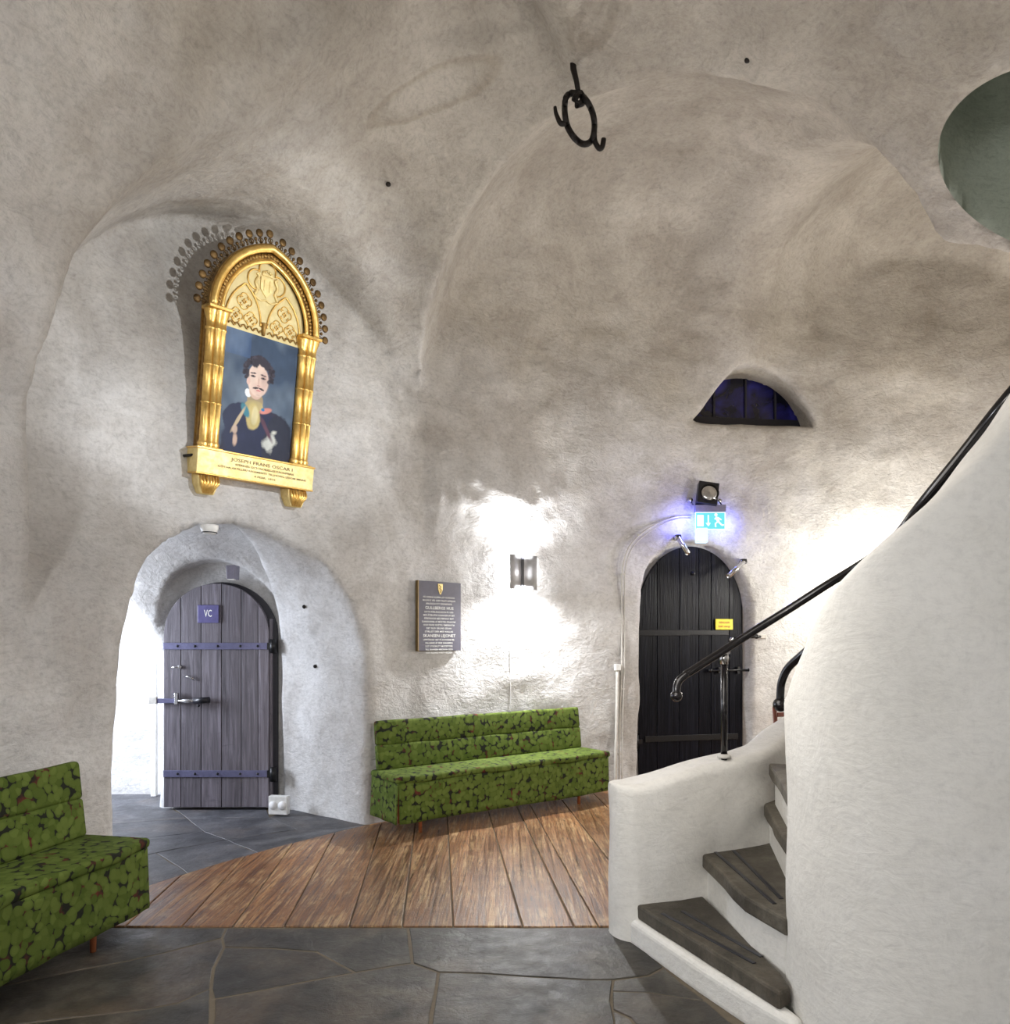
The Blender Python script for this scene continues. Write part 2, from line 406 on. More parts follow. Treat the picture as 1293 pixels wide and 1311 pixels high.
def field(x, y, z):
    H, rho = ceil_h(x, y)
    phi = np.degrees(np.arctan2(y-C0.y, x-C0.x))
    sm = np.clip((132-phi)/10, 0, 1)*np.clip((phi-84)/14, 0, 1); k = .07+.75*sm*sm*(3-2*sm)
    wall = rho-R
    # the plaster pier under the vault springing bellies out a little
    wall = wall + .10*np.exp(-((phi-125)/6.5)**2)*np.exp(-((z-2.75)/.30)**2)
    d = smax(wall, (z-H)*.8, k)
    d = np.maximum(d, 1.55-rho)                             # core pillar
    d = np.maximum(d, -2.6-y); d = np.maximum(d, x-7.2)
    wl = np.sqrt((x-WELL[0])**2+(y-WELL[1])**2)-WELL[2]
    wl = np.maximum(np.maximum(wl, 2.9-z), z-7.4)
    d = smin(d, wl, .02)
    # low passage with the toilet door
    u = (x-PA[0])*-PD[1]+(y-PA[1])*PD[0]; s = (x-PA[0])*PD[0]+(y-PA[1])*PD[1]
    ta = np.maximum(arch_d(u, z, 1.0, 1.15, 1.13), np.maximum(-.6-s, s-1.02))
    d = smin(d, ta, .05)
    tb = np.maximum(arch_d(y-5.6, z, .90, 1.25, 1.12), np.maximum(-4.9-x, x+1.95))
    rc = np.maximum(arch_d(x+2.475, z, .55, 1.50, .64), np.maximum(y-6.49, 5.4-y))
    tc = np.maximum(arch_d(x+3.86, z, .84, 1.25, .80), np.maximum(y-7.08, 4.8-y))
    v = np.minimum(tb, np.minimum(rc, tc))
    d = smin(d, v, .03)
    # portrait recess: its back turns a little from the round wall and dies out downwards
    u = (x-NIC[0])*.669+(y-NIC[1])*.743; s = (x-NIC[0])*-.743+(y-NIC[1])*.669
    fz = np.clip((2.50-z)/1.3, 0, 1); fz = fz*fz*(3-2*fz)
    nd = np.maximum(arch_d(u-.04, z, 1.53, 2.75, 1.60), np.maximum(-1.6-s, s+.085*u*u+.50*fz))
    d = smin(d, nd, .05)
    # shallow rebate of the black door, and the lunette window above it
    u = (x-DOORW.x)*-DN.y+(y-DOORW.y)*DN.x; s = (x-DOORW.x)*-DN.x+(y-DOORW.y)*-DN.y
    d = smin(d, np.maximum(arch_d(u, z, .63, 1.74, .735), np.maximum(-.3-s, s-.10)), .04)
    u = (x-LUNW.x)*-LN.y+(y-LUNW.y)*LN.x; s = (x-LUNW.x)*-LN.x+(y-LUNW.y)*-LN.y
    uu = -u   # right is positive as seen
    lz = arch_d(u, z, .72, 3.42, .90); lz = np.maximum(np.maximum(lz, 3.71-z), (z-3.70-1.15*(u+.71))*.66)
    d = smin(d, np.maximum(lz, np.maximum(-.3-s, s-.45)), .03)
    return d

def surface_nets():
    h = .055
    xs = np.arange(-5.1, 7.4, h); ys = np.arange(-2.8, 8.1, h); zs = np.arange(-.09, 7.6, h)
    D = field(xs[:, None, None], ys[None, :, None], zs[None, None, :]).astype(np.float32)
    ins = D < 0
    c = np.zeros(tuple(n-1 for n in D.shape), np.int8)
    for i in (0, 1):
        for j in (0, 1):
            for k in (0, 1): c += ins[i:i+c.shape[0], j:j+c.shape[1], k:k+c.shape[2]]
    act = (c > 0) & (c < 8)
    idx = np.argwhere(act); vid = -np.ones(act.shape, np.int32); vid[act] = np.arange(len(idx))
    acc = np.zeros((len(idx), 3)); cnt = np.zeros(len(idx))
    for ax in range(3):
        o = [a for a in range(3) if a != ax]
        for p in (0, 1):
            for q in (0, 1):
                A = idx.copy(); A[:, o[0]] += p; A[:, o[1]] += q; B = A.copy(); B[:, ax] += 1
                a = D[A[:, 0], A[:, 1], A[:, 2]]; b = D[B[:, 0], B[:, 1], B[:, 2]]; m = (a < 0) != (b < 0)
                tt = np.where(m, a/np.where(m, a-b, 1), 0)
                pt = A.astype(float); pt[:, ax] += tt; acc += pt*m[:, None]; cnt += m
    V = acc/cnt[:, None]*h + np.array([xs[0], ys[0], zs[0]])
    quads = []
    for ax in range(3):
        o = [a for a in range(3) if a != ax]
        sl = [slice(None)]*3; sl2 = [slice(None)]*3; sl[ax] = slice(0, -1); sl2[ax] = slice(1, None)
        ch = ins[tuple(sl)] != ins[tuple(sl2)]
        E = np.argwhere(ch); ok = (E[:, o[0]] > 0) & (E[:, o[1]] > 0) & (E[:, o[0]] < D.shape[o[0]]-1) & (E[:, o[1]] < D.shape[o[1]]-1); E = E[ok]
        def cell(da, db):
            q = E.copy(); q[:, o[0]] += da; q[:, o[1]] += db; return vid[q[:, 0], q[:, 1], q[:, 2]]
        q = np.stack([cell(-1, -1), cell(0, -1), cell(0, 0), cell(-1, 0)], 1)
        fl = ins[E[:, 0], E[:, 1], E[:, 2]]
        if ax == 1: fl = ~fl
        q[fl] = q[fl][:, ::-1]; quads.append(q)
    return V, np.concatenate(quads), h
V, Q, h = surface_nets()
def grad(V, e=.01):
    g = np.zeros_like(V)
    for a in range(3):
        A = V.copy(); A[:, a] += e; B = V.copy(); B[:, a] -= e
        g[:, a] = (field(*A.T)-field(*B.T))/(2*e)
    return g
for _ in range(3):                                          # pull the vertices onto the surface
    g = grad(V); n2 = (g**2).sum(1)+.05; st = -(field(*V.T)/n2)[:, None]*g
    L = np.linalg.norm(st, axis=1, keepdims=True); V += st*np.minimum(1, .4*h/np.maximum(L, 1e-9))
g = grad(V); N = g/np.maximum(np.linalg.norm(g, axis=1, keepdims=True), 1e-6)
disp = np.zeros(len(V))                                     # hand-laid plaster is never flat
for lam, amp, cnt in ((1.1, .014, 10), (.5, .007, 14), (.24, .0032, 18), (.14, .0018, 18)):
    for _ in range(cnt):
        k = rng.normal(size=3); k *= 2*PI/lam/np.linalg.norm(k)*rng.uniform(.75, 1.3)
        disp += amp/math.sqrt(cnt)*np.sin(V@k+rng.uniform(0, 6.3))
pv = np.degrees(np.arctan2(V[:, 1]-C0.y, V[:, 0]-C0.x))
rough_ = sum(np.sin(V@(k/np.linalg.norm(k)*2*PI/.17)+i) for i, k in enumerate(rng.normal(size=(14, 3))))/14**.5
disp += .016*rough_*np.exp(-((pv-124)/9)**2)*np.exp(-((V[:, 2]-2.72)/.28)**2)   # rough ledge where the vault springs
V = V+N*disp[:, None]
# split the skin into the parts of the room
ctr = V[Q].mean(1); Hc, rhoc = ceil_h(ctr[:, 0], ctr[:, 1]); phic = np.degrees(np.arctan2(ctr[:, 1]-C0.y, ctr[:, 0]-C0.x))
wellc = np.hypot(ctr[:, 0]-WELL[0], ctr[:, 1]-WELL[1])
cls = np.full(len(Q), 'ceiling', dtype=object)
up = N[Q[:, 0], 2]
cls[(np.abs(rhoc-R) < .33) & (ctr[:, 2] < 5.3) & (np.abs(up) < .55)] = 'wall_back'
cls[(rhoc < 1.7) & (ctr[:, 2] < 4.2)] = 'wall_core'
m = (cls == 'wall_back'); cls[m & (phic > 117)] = 'wall_left'; cls[m & (phic < 60)] = 'wall_right'
cls[(ctr[:, 1] < -2.3)] = 'wall_front'; cls[(ctr[:, 0] > 7.0)] = 'wall_right'
us = (ctr[:, 0]-PA[0])*-PD[1]+(ctr[:, 1]-PA[1])*PD[0]; ss = (ctr[:, 0]-PA[0])*PD[0]+(ctr[:, 1]-PA[1])*PD[1]
cls[(ctr[:, 0] < -1.0) & (rhoc > R+.12) & ((arch_d(us, ctr[:, 2], 1.12, 1.15, 1.25) < 0) | (ss > .8)) & (ctr[:, 2] < 2.5)] = 'wall_passage'
cls[(ctr[:, 2] > Hc+.012) & (wellc < WELL[2]+.04) & (wellc > WELL[2]-.12) & (np.abs(up) < .8)] = 'wall_stairwell'
cls[(rhoc > R+.33) & (ctr[:, 2] > 3)] = 'wall_back'
wv = np.zeros(len(V), bool); wv[Q[cls == 'wall_stairwell'].ravel()] = True; ov = np.zeros(len(V), bool); ov[Q[cls != 'wall_stairwell'].ravel()] = True
bb = wv & ov & (V[:, 2] < 6)                                 # crisp rim where the green paint begins
dx, dy = V[bb, 0]-WELL[0], V[bb, 1]-WELL[1]; rr_ = np.hypot(dx, dy); V[bb, 0] = WELL[0]+dx/rr_*WELL[2]; V[bb, 1] = WELL[1]+dy/rr_*WELL[2]; V[bb, 2] = ceil_h(V[bb, 0], V[bb, 1])[0]
whole = bpy.data.meshes.new('whole'); whole.from_pydata(V.tolist(), [], Q.tolist()); whole.update()
VN = np.zeros(len(V)*3); whole.vertices.foreach_get('normal', VN); VN = VN.reshape(-1, 3)
bpy.data.meshes.remove(whole)
flip = (VN*N).sum() > 0                                      # faces must look into the room
mats = {'wall_stairwell': 'green'}
for nm in sorted(set(cls)):
    q = Q[cls == nm]
    if flip: q = q[:, ::-1]
    ids, inv = np.unique(q, return_inverse=True); q = inv.reshape(-1, 4)
    me = bpy.data.meshes.new(nm); me.from_pydata(V[ids].tolist(), [], q.tolist())
    me.polygons.foreach_set('use_smooth', [True]*len(q)); me.update()
    nn = VN[ids]*(-1 if flip else 1); me.normals_split_custom_set_from_vertices(nn.tolist())
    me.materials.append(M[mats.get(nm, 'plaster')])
    o = bpy.data.objects.new(nm, me); COL.objects.link(o); tag(o, kind='structure')
# ------------------------------------------------------------ floor: slabs, boards, passage stones
def fpt(zx, zy):
    """floor point from a close-up of the photograph"""
    px, py = 130+zx/1.847, 1000+zy/1.847
    Y = CZ*F/(py-HY); return ((px-HX)/F*Y, Y)
floor = MB().prism([(-5.2, -2.9), (7.4, -2.9), (7.4, 8.2), (-5.2, 8.2)], -.14, -.0035).build('floor', M['mortar']); tag(floor, kind='structure')
def shrink(poly, g):
    c = np.mean(poly, 0); out = []
    n = len(poly); A = np.array(poly, float)
    ar = .5*sum(A[i][0]*A[(i+1) % n][1]-A[(i+1) % n][0]*A[i][1] for i in range(n)); sg = 1 if ar > 0 else -1
    for i in range(n):
        p, q, r = A[i-1], A[i], A[(i+1) % n]
        a = (q-p)/max(np.linalg.norm(q-p), 1e-6); b = (r-q)/max(np.linalg.norm(r-q), 1e-6)
        na = np.array([-a[1], a[0]])*sg; nb = np.array([-b[1], b[0]])*sg; m = na+nb; L = np.linalg.norm(m)
        out.append(tuple(q+(m/L*g*min(1.6, 2/max(L, .8)) if L > 1e-3 else na*g)))
    return out
def wobble(poly, amp=.008):
    out = []
    for i in range(len(poly)):
        a = np.array(poly[i], float); b = np.array(poly[(i+1) % len(poly)], float); L = np.linalg.norm(b-a); k = max(1, int(L/.14))
        for j in range(k):
            p = a+(b-a)*j/k
            if j: p = p+rng.uniform(-amp, amp, 2)
            out.append(tuple(p))
    return out
def slab(poly, mat, top=0., gap=.006, name='floor_slab'):
    p = wobble(shrink(poly, gap)); dz = rng.uniform(-.002, .002)
    o = MB().prism(p, -.03, top+dz).build(name, mat, floor, bevel=.003, seg=1); return o
Z = [
 [(-330, 347), (295, 347), (285, 370), (150, 405), (60, 425), (-330, 500)],
 [(-330, 500), (60, 425), (150, 405), (285, 370), (290, 392), (265, 440), (258, 490), (180, 525), (100, 540), (-330, 590)],
 [(258, 490), (258, 512), (255, 610), (-330, 610), (-330, 590), (100, 540), (180, 525)],
 [(295, 347), (725, 347), (735, 430), (700, 435), (600, 452), (560, 430), (510, 403), (410, 395), (290, 392), (285, 370)],
 [(290, 392), (410, 395), (510, 403), (560, 430), (600, 452), (500, 470), (400, 490), (265, 515), (258, 490), (265, 440)],
 [(265, 515), (400, 490), (500, 470), (600, 452), (700, 435), (735, 430), (797, 452), (790, 500), (775, 610), (255, 610)],
 [(725, 347), (1215, 347), (1330, 440), (1293, 460), (1210, 470), (1150, 470), (1000, 462), (900, 455), (797, 452), (735, 430)],
 [(797, 452), (900, 455), (1000, 462), (1150, 470), (1210, 470), (1205, 520), (1215, 610), (775, 610), (790, 500)],
 [(1210, 470), (1293, 460), (1330, 440), (1430, 520), (1300, 500), (1205, 497)],
 [(1205, 497), (1300, 500), (1430, 520), (1540, 610), (1290, 610), (1250, 560), (1207, 540)],
 [(1207, 540), (1250, 560), (1290, 610), (1215, 610)],
]
for q in Z: slab([fpt(a, b) for a, b in q], M['slab'])
# the same flagging runs on under the viewer
ye = fpt(0, 610)[1]; rows = [ye, ye-.62, ye-1.3, ye-2.0, ye-2.8, ye-3.6, ye-4.4, -2.6]
for j in range(len(rows)-1):
    xs = [-3.0]
    while xs[-1] < 1.9: xs.append(xs[-1]+random.uniform(.6, 1.1))
    for i in range(len(xs)-1):
        slab([(xs[i], rows[j+1]), (xs[i+1], rows[j+1]), (xs[i+1], rows[j]), (xs[i], rows[j])], M['slab'])
slab([(1.9, -2.5), (7.1, -2.5), (7.1, 2.0), (1.9, 2.0)], M['slab'])
# boards
yb = CZ*F/(1187-HY)
tops = [(-60, -40)]
def bx(px, Y): return (px-HX)/F*Y
front = [62, 160, 233, 298, 364, 447, 515, 580, 669, 735, 766]      # px of the joints along the front edge
fx = [bx(p, yb) for p in front]
while fx[0] > -2.4: fx.insert(0, fx[0]-.32)
while fx[-1] < 5.5: fx.append(fx[-1]+random.uniform(.27, .36))
RB = R-.01
def far(x0):
    """follow a joint (it leans a little left going away) to the round wall"""
    k = -.09
    a = k*k+1; cx = x0-C0.x; b = 2*(k*cx+(yb-C0.y)); c = cx*cx+(yb-C0.y)**2-RB*RB
    disc = b*b-4*a*c
    if disc < 0: return None
    tt = (-b+math.sqrt(disc))/2/a
    return None if tt < .02 else (x0+k*tt, yb+tt)
for i in range(len(fx)-1):
    a, b = fx[i], fx[i+1]; fa, fb = far(a), far(b)
    if fb is None: continue
    if fa is None:
        # board that starts on the round wall
        continue
    g = .0035; m = far((a+b)/2)
    poly = [(a+g, yb+.004), (b-g, yb+.004), (fb[0]-g, fb[1]), m, (fa[0]+g, fa[1])]
    zt = .004+random.uniform(-.003, .003)
    MB().prism(poly, -.03, zt).build('floor_board', M['plank'], floor, bevel=.005, seg=2)
# stones of the passage
def pz(x, y):
    Y = CZ*F/(y-HY); return ((x-HX)/F*Y, Y)
PS = [
 [(150, 1165), (183, 1137), (240, 1118), (200, 1092), (120, 1110)],
 [(120, 1110), (200, 1092), (290, 1075), (262, 1065), (130, 1078)],
 [(200, 1092), (290, 1075), (330, 1092), (300, 1100), (240, 1118)],
 [(290, 1075), (380, 1062), (475, 1059), (430, 1068), (330, 1092)],
 [(130, 1078), (262, 1065), (240, 1048), (120, 1056)],
 [(262, 1065), (290, 1075), (380, 1062), (345, 1046), (240, 1048)],
 [(345, 1046), (380, 1062), (475, 1059), (430, 1044), (375, 1036)],
 [(120, 1056), (240, 1048), (220, 1034), (110, 1040)],
 [(240, 1048), (345, 1046), (340, 1031), (220, 1034)],
 [(110, 1040), (220, 1034), (210, 1016), (60, 1020)],
]
for q in PS: slab([pz(*p) for p in q], M['slab_cool'], gap=.003)
slab([(-5.1, 4.6), (-3.4, 4.6), (-3.5, 6.2), (-5.1, 6.2)], M['slab_cool'])
slab([(-5.1, 6.2), (-3.5, 6.2), (-3.2, 7.2), (-5.1, 7.2)], M['slab_cool'])

# ------------------------------------------------------------ lofted plaster walls of the stair
def loft_wall(name, pts, th, mat, zb=-.02, round_=.05, batter=.03, seed=1, parent=None, amp=.006):
    """masonry wall along a plan line of (x, y, top), rounded at its free end and along its crest"""
    pl = [np.array(p) for p in spline(pts, 10)]
    r = np.random.RandomState(seed); S = []
    for i, p in enumerate(pl):
        a = pl[max(i-1, 0)]; b = pl[min(i+1, len(pl)-1)]; t = (b-a)[:2]; t = t/np.linalg.norm(t); S.append((p, t, np.array([-t[1], t[0]])))
    # outline offsets: round end cap at the start, plain at the far end
    rings = []
    p0, t0, n0 = S[0]; hw = th/2
    for k in range(7):
        a = PI/2*(k/6); rings.append((p0[:2]-t0*hw*math.cos(a), n0, math.sin(a)*.999+.001, p0[2], t0))
    for p, t_, n in S[1:]: rings.append((p[:2], n, 1., p[2], t_))
    prof = []                                             # half profile: (side fraction, height below crest in m or fraction)
    nz = 26
    def section(c, n, f, zt):
        out = []
        rr = round_
        for i in range(nz): out.append((-1, zb+(zt-rr-zb)*i/(nz-1)))
        for i in range(1, 7): a = PI/2*i/6; out.append((-1+rr/hw*(1-math.cos(a))*1., zt-rr+rr*math.sin(a)))
        for i in range(1, 4): out.append((-1+rr/hw+(2-2*rr/hw)*i/4, zt))
        for i in range(0, 7): a = PI/2*(1-i/6); out.append((1-rr/hw*(1-math.cos(a)), zt-rr+rr*math.sin(a)))
        for i in range(nz-2, -1, -1): out.append((1, zb+(zt-rr-zb)*i/(nz-1)))
        return [(c[0]+n[0]*s_*hw*f*(1+batter/hw*(1-z/max(zt, .1))), c[1]+n[1]*s_*hw*f*(1+batter/hw*(1-z/max(zt, .1))), z) for s_, z in out]
    rows_ = [section(c, n, f, zt) for c, n, f, zt, t_ in rings]
    V_ = np.array([v for row in rows_ for v in row]); nv = len(rows_[0])
    D_ = np.zeros_like(V_)
    for lam, am, cn in ((.5, amp*1.3, 8), (.2, amp*.5, 10)):
        for _ in range(cn):
            k = r.normal(size=3); k *= 2*PI/lam/np.linalg.norm(k); dr = r.normal(size=3); dr[2] *= .5; dr /= np.linalg.norm(dr)
            D_ += am/math.sqrt(cn)*np.sin(V_@k+r.uniform(0, 6.3))[:, None]*dr
    V_ = V_+D_*(V_[:, 2:3] > .0)
    fs = [(i*nv+j, (i+1)*nv+j, (i+1)*nv+j+1, i*nv+j+1) for i in range(len(rows_)-1) for j in range(nv-1)]
    mb = MB(); mb.add([tuple(v) for v in V_], fs, True)
    n0_ = len(rows_)-1; mb.f.append([n0_*nv+j for j in range(nv)]); mb.sm.append(False)
    return mb.build(name, mat, parent)

stair = empty('spiral_staircase', (1.3, 3.1, 0), 0, 'white plastered winding stone staircase rising behind the curved wall at the right', 'staircase')
SB = Vector((1.3, 3.1, 0))
def L3(p): return (p[0]-SB.x, p[1]-SB.y, p[2])
def L2(p): return (p[0]-SB.x, p[1]-SB.y)
par = [(.625, 3.70, .755), (.80, 3.76, .79), (.98, 3.83, .825), (1.28, 3.98, .87), (1.56, 4.28, .925), (2.0, 4.62, 1.12), (2.6, 4.70, 1.45), (3.2, 4.45, 1.9), (3.5, 4.0, 2.3)]
o = loft_wall('parapet', [(p[0]-SB.x, p[1]-SB.y, p[2]) for p in par], .215, M['stair'], seed=3, parent=stair, batter=.015)
near = [(1.160, 2.84, 1.26), (1.138, 2.66, 1.43), (1.160, 2.50, 1.64), (1.240, 2.37, 1.79), (1.36, 2.315, 1.92), (1.50, 2.30, 2.10), (1.70, 2.30, 2.38), (2.05, 2.30, 2.8)]
loft_wall('curved_wall', [(p[0]-SB.x, p[1]-SB.y, p[2]) for p in near], .16, M['stair'], seed=8, parent=stair, batter=.0, amp=.004)
PIV = np.array([1.07, 2.62])
def treadpoly(i):
    return TP[i]
TP = [
 [(.635, 3.60), (.86, 3.66), (.99, 3.72), (1.06, 2.86), (1.055, 2.74), (.995, 2.69), (.84, 3.08)],
 [(.985, 3.83), (1.20, 3.93), (1.37, 3.98), (1.45, 3.90), (1.16, 2.88), (1.075, 2.84), (1.0, 3.1)],
 [(1.40, 4.06), (1.55, 4.22), (1.75, 4.20), (1.30, 2.75), (1.08, 2.64)],
]
ang = [50, 33, 17]
zr = [.18, .39, .60, .81, 1.01, 1.21, 1.41, 1.6]
for a0, a1 in zip([72]+ang[:-1], ang):
    a0r, a1r = math.radians(a0+4), math.radians(a1)
    Ro = 1.35
    TP.append([tuple(PIV+np.array([math.cos(a0r), math.sin(a0r)])*.12), tuple(PIV+np.array([math.cos(a0r), math.sin(a0r)])*Ro),
               tuple(PIV+np.array([math.cos((a0r+a1r)/2), math.sin((a0r+a1r)/2)])*Ro), tuple(PIV+np.array([math.cos(a1r), math.sin(a1r)])*Ro), tuple(PIV+np.array([math.cos(a1r), math.sin(a1r)])*.12)])
for i, tp in enumerate(TP):
    z = zr[i]; sh = shrink(tp, .028)
    s_ = MB().prism([L2(p) for p in sh], -.02 if i < 3 else z-.5, z-.068).build('step_base', M['stair'], stair, bevel=.012)
    o = MB().prism([L2(p) for p in wobble(tp, .005)], z-.07, z).build('tread', M['tread'], stair, bevel=.012, seg=2)
    if i < 3:                                               # worn non-slip grooves along the nosing
        fr = {0: ((.735, 3.47), (.985, 2.93)), 1: ((1.06, 3.74), (1.09, 3.0)), 2: ((1.46, 3.95), (1.33, 3.35))}[i]
        mb = MB()
        for k in (0, 1):
            a = np.array(fr[0])+(np.array([.10, .03]) if k else 0); b = np.array(fr[1])+(np.array([.05, .06]) if k else 0)
            c = (a+b)/2; L = np.linalg.norm(b-a)
            mb.box((c[0]-SB.x, c[1]-SB.y, z+.001), (.018, L, .006), math.atan2(-(b-a)[0], (b-a)[1]))
        mb.build('grip_strip', M['blackbox'], stair, bevel=.001)
# kerb at the foot of the first step
kb = [(.60, 3.60), (.67, 3.42), (.80, 3.08), (.93, 2.78), (1.02, 2.60), (1.07, 2.64), (1.0, 2.9), (.82, 3.42), (.72, 3.66)]
MB().prism([L2(p) for p in kb], -.02, .112).build('step_kerb', M['stair'], stair, bevel=.03, seg=4)

# ------------------------------------------------------------ handrails
hr = [(877, 864, 3.75), (890, 856, 3.76), (926, 833, 3.80), (965, 808, 3.79), (1010, 780, 3.74), (1060, 748, 3.62), (1115, 714, 3.40), (1150, 684, 3.12), (1178, 648, 2.92), (1230, 584, 2.72), (1293, 505, 2.56), (1370, 420, 2.50)]
hp = [tuple(P(*q)) for q in spline(hr, 6)]
rail = empty('handrail', tuple(P(927, 970, 3.84)), 0, 'long black round handrail climbing in front of the black door above the stair parapet', 'handrail')
rb = rail.location
def loc(ps, b): return [tuple(Vector(p)-b) for p in ps]
MB().tube(loc(hp, rb), .0205, 14).build('rail', M['blackpaint'], rail)
sc_ = [(867, 893, 3.735), (866, 884, 3.735), (869, 872, 3.74), (880, 862, 3.75)]
MB().tube(loc([tuple(P(*q)) for q in spline(sc_, 5)], rb), [.020]*4+[.0195]*12, 12).ball(tuple(P(866, 891, 3.735)-rb), .030).build('curled_end', M['blackpaint'], rail)
pt = P(927, 838, 3.82)-rb
mb = MB().tube([(0, 0, -.03), (0, 0, pt.z-.01)], .0165, 14).build('post', M['blackpaint'], rail)
MB().lathe([(0, 0), (.035, 0), (.035, .01), (.02, .02)], (0, 0, .0), 20).build('post_collar', M['pipe'], rail)
MB().tube([(0, 0, pt.z-.05), (0, 0, pt.z+.01)], .021, 14).box((0.0, -.0, pt.z+.012), (.05, .045, .018)).build('bracket', M['steel'], rail)

hr2 = [(999, 901, 3.45), (999, 888, 3.45), (1001, 872, 3.44), (1010, 854, 3.40), (1032, 834, 3.30), (1070, 800, 3.15), (1110, 765, 3.0)]
b2 = P(999, 901, 3.45)
r2 = empty('inner_handrail', tuple(b2), 0, 'short black handrail with a ball end peeping out beside the curved wall', 'handrail')
MB().tube(loc([tuple(P(*q)) for q in spline(hr2, 6)], b2), .0185, 14).build('rail', M['blackpaint'], r2)
MB().ball((0, 0, -.004), .034, 20).build('ball_end', M['blackpaint'], r2)
def on_shell(px_, py_):
    """where the sight line of a pixel meets the vault"""
    d_ = np.array([(px_-HX)/F, 1., (HY-py_)/F]); t_ = .5
    while t_ < 12:
        p = np.array([0, 0, CZ])+d_*t_
        if field(*[np.array([c_]) for c_ in p])[0] > 0: break
        t_ += .01
    return Vector(p)
# ------------------------------------------------------------ benches
def cushion(mb, c, d, r=.02, nx=40, bulge=.003, M_=None, seed=0):
    """soft upholstered block as one closed rounded grid"""
    rr = np.random.RandomState(seed)
    bm = bmesh.new(); bmesh.ops.create_cube(bm, size=1)
    for v in bm.verts: v.co = Vector((v.co.x*d[0], v.co.y*d[1], v.co.z*d[2]))
    bmesh.ops.subdivide_edges(bm, edges=[e for e in bm.edges if abs((e.verts[0].co-e.verts[1].co).x) > .5*d[0]], cuts=nx, use_grid_fill=True)
    bmesh.ops.bevel(bm, geom=[e for e in bm.edges if len(e.link_faces) == 2 and e.calc_face_angle(0) > .8], offset=r, segments=4, profile=.5, affect='EDGES')
    ph = rr.uniform(0, 6, 6)
    for v in bm.verts:
        x = v.co.x; f = 1+bulge/min(d[1], d[2])*(math.sin(9*x+ph[0])+.6*math.sin(17*x+ph[1]+v.co.z*8)); v.co.y *= f; v.co.z *= 1+(f-1)*.4
    bm.verts.ensure_lookup_table(); m = Matrix.Translation(c)
    if M_ is not None: m = m @ M_
    n = len(mb.v); bm.verts.index_update()
    mb.v += [tuple(m @ v.co) for v in bm.verts]
    for f in bm.faces: mb.f.append([n+v.index for v in f.verts]); mb.sm.append(True)
    bm.free(); return mb
def make_bench(loc_, rz, label, seed):
    """origin at the floor under the front left corner; x along the seat, y towards the wall"""
    L, D = 2.14, .44
    b = empty('upholstered_bench', loc_, rz, label, 'bench', 'green benches along the round wall')
    cushion(MB(), (L/2, D/2-.005, .425), (L+.06, D+.03, .055), .022, seed=seed).build('seat', M['fabric'], b)
    r = np.random.RandomState(seed)
    ph = r.uniform(0, 6, 4)
    def skirt(u, v):                                         # front valance, hanging in shallow waves
        x = u*(L-.10)+.10; z = .10+v*.302
        y = .0-.006*math.sin(7*x+ph[0])*(1-v)-.018*(1-v)-.004*math.sin(23*x+ph[1])*(1-v)
        return (x, y, z+(.006*math.sin(3*x+ph[2])*(1-v)))
    def shell(fn, nu, nv, th, name):
        mb = MB(); mb.grid(fn, nu, nv); o = mb.build(name, M['fabric'], b, recalc=False)
        m = o.modifiers.new('thick', 'SOLIDIFY'); m.thickness = th; m.offset = 0; return o
    shell(skirt, 80, 8, .008, 'front_skirt')
    def corner(u, v):                                        # pleated corner flap beside the front valance
        x = -.012+u*.125; z = .105+v*.298; return (x, -.004-.022*(1-v)*math.sin(PI*u)-.008*(1-v), z)
    shell(corner, 8, 8, .007, 'corner_flap')
    def side_l(u, v): return (-.012-.016*(1-v)-.005*math.sin(14*u+ph[3])*(1-v), u*(D-.01), .10+v*.302)
    def side_r(u, v): return (L+.004+.016*(1-v)+.005*math.sin(14*u+ph[1])*(1-v), u*(D-.01), .10+v*.302)
    shell(side_l, 20, 8, .008, 'side_skirt'); shell(side_r, 20, 8, .008, 'side_skirt')
    MB().box((L/2, D/2, .37), (L-.03, D-.05, .05)).build('seat_frame', M['redwood'], b, bevel=.004)
    tilt = Matrix.Rotation(math.radians(-7), 4, 'X')
    cushion(MB(), (L/2, D-.060, .547), (L, .062, .197), .018, M_=tilt, seed=seed+1).build('backrest', M['fabric'], b)
    cushion(MB(), (L/2, D-.036, .735), (L, .062, .192), .022, M_=tilt, seed=seed+2).build('backrest', M['fabric'], b)
    for x in (.20, 1.83):
        for y in (.05, D-.06):
            MB().lathe([(0, 0), (.0135, 0), (.019, .36)], (x, y, 0), 14).build('leg', M['legwood'], b)
    return b
u2 = Vector((.80, .60)); n2_ = Vector((.60, -.80))
c2 = Vector((-.645, 5.645))-u2*.20+n2_*.05
make_bench((c2.x, c2.y, 0), math.atan2(.60, .80), 'green leaf-patterned upholstered bench against the wall under the dark text plaque', 1)
u1 = Vector((.19, .982)); n1_ = Vector((.982, -.19))
c1 = Vector((-1.915, 3.55))+u1*.235+n1_*.05-u1*2.14
make_bench((c1.x, c1.y, 0), math.atan2(u1.y, u1.x), 'green leaf-patterned upholstered bench at the left edge, cut off by the frame', 11)

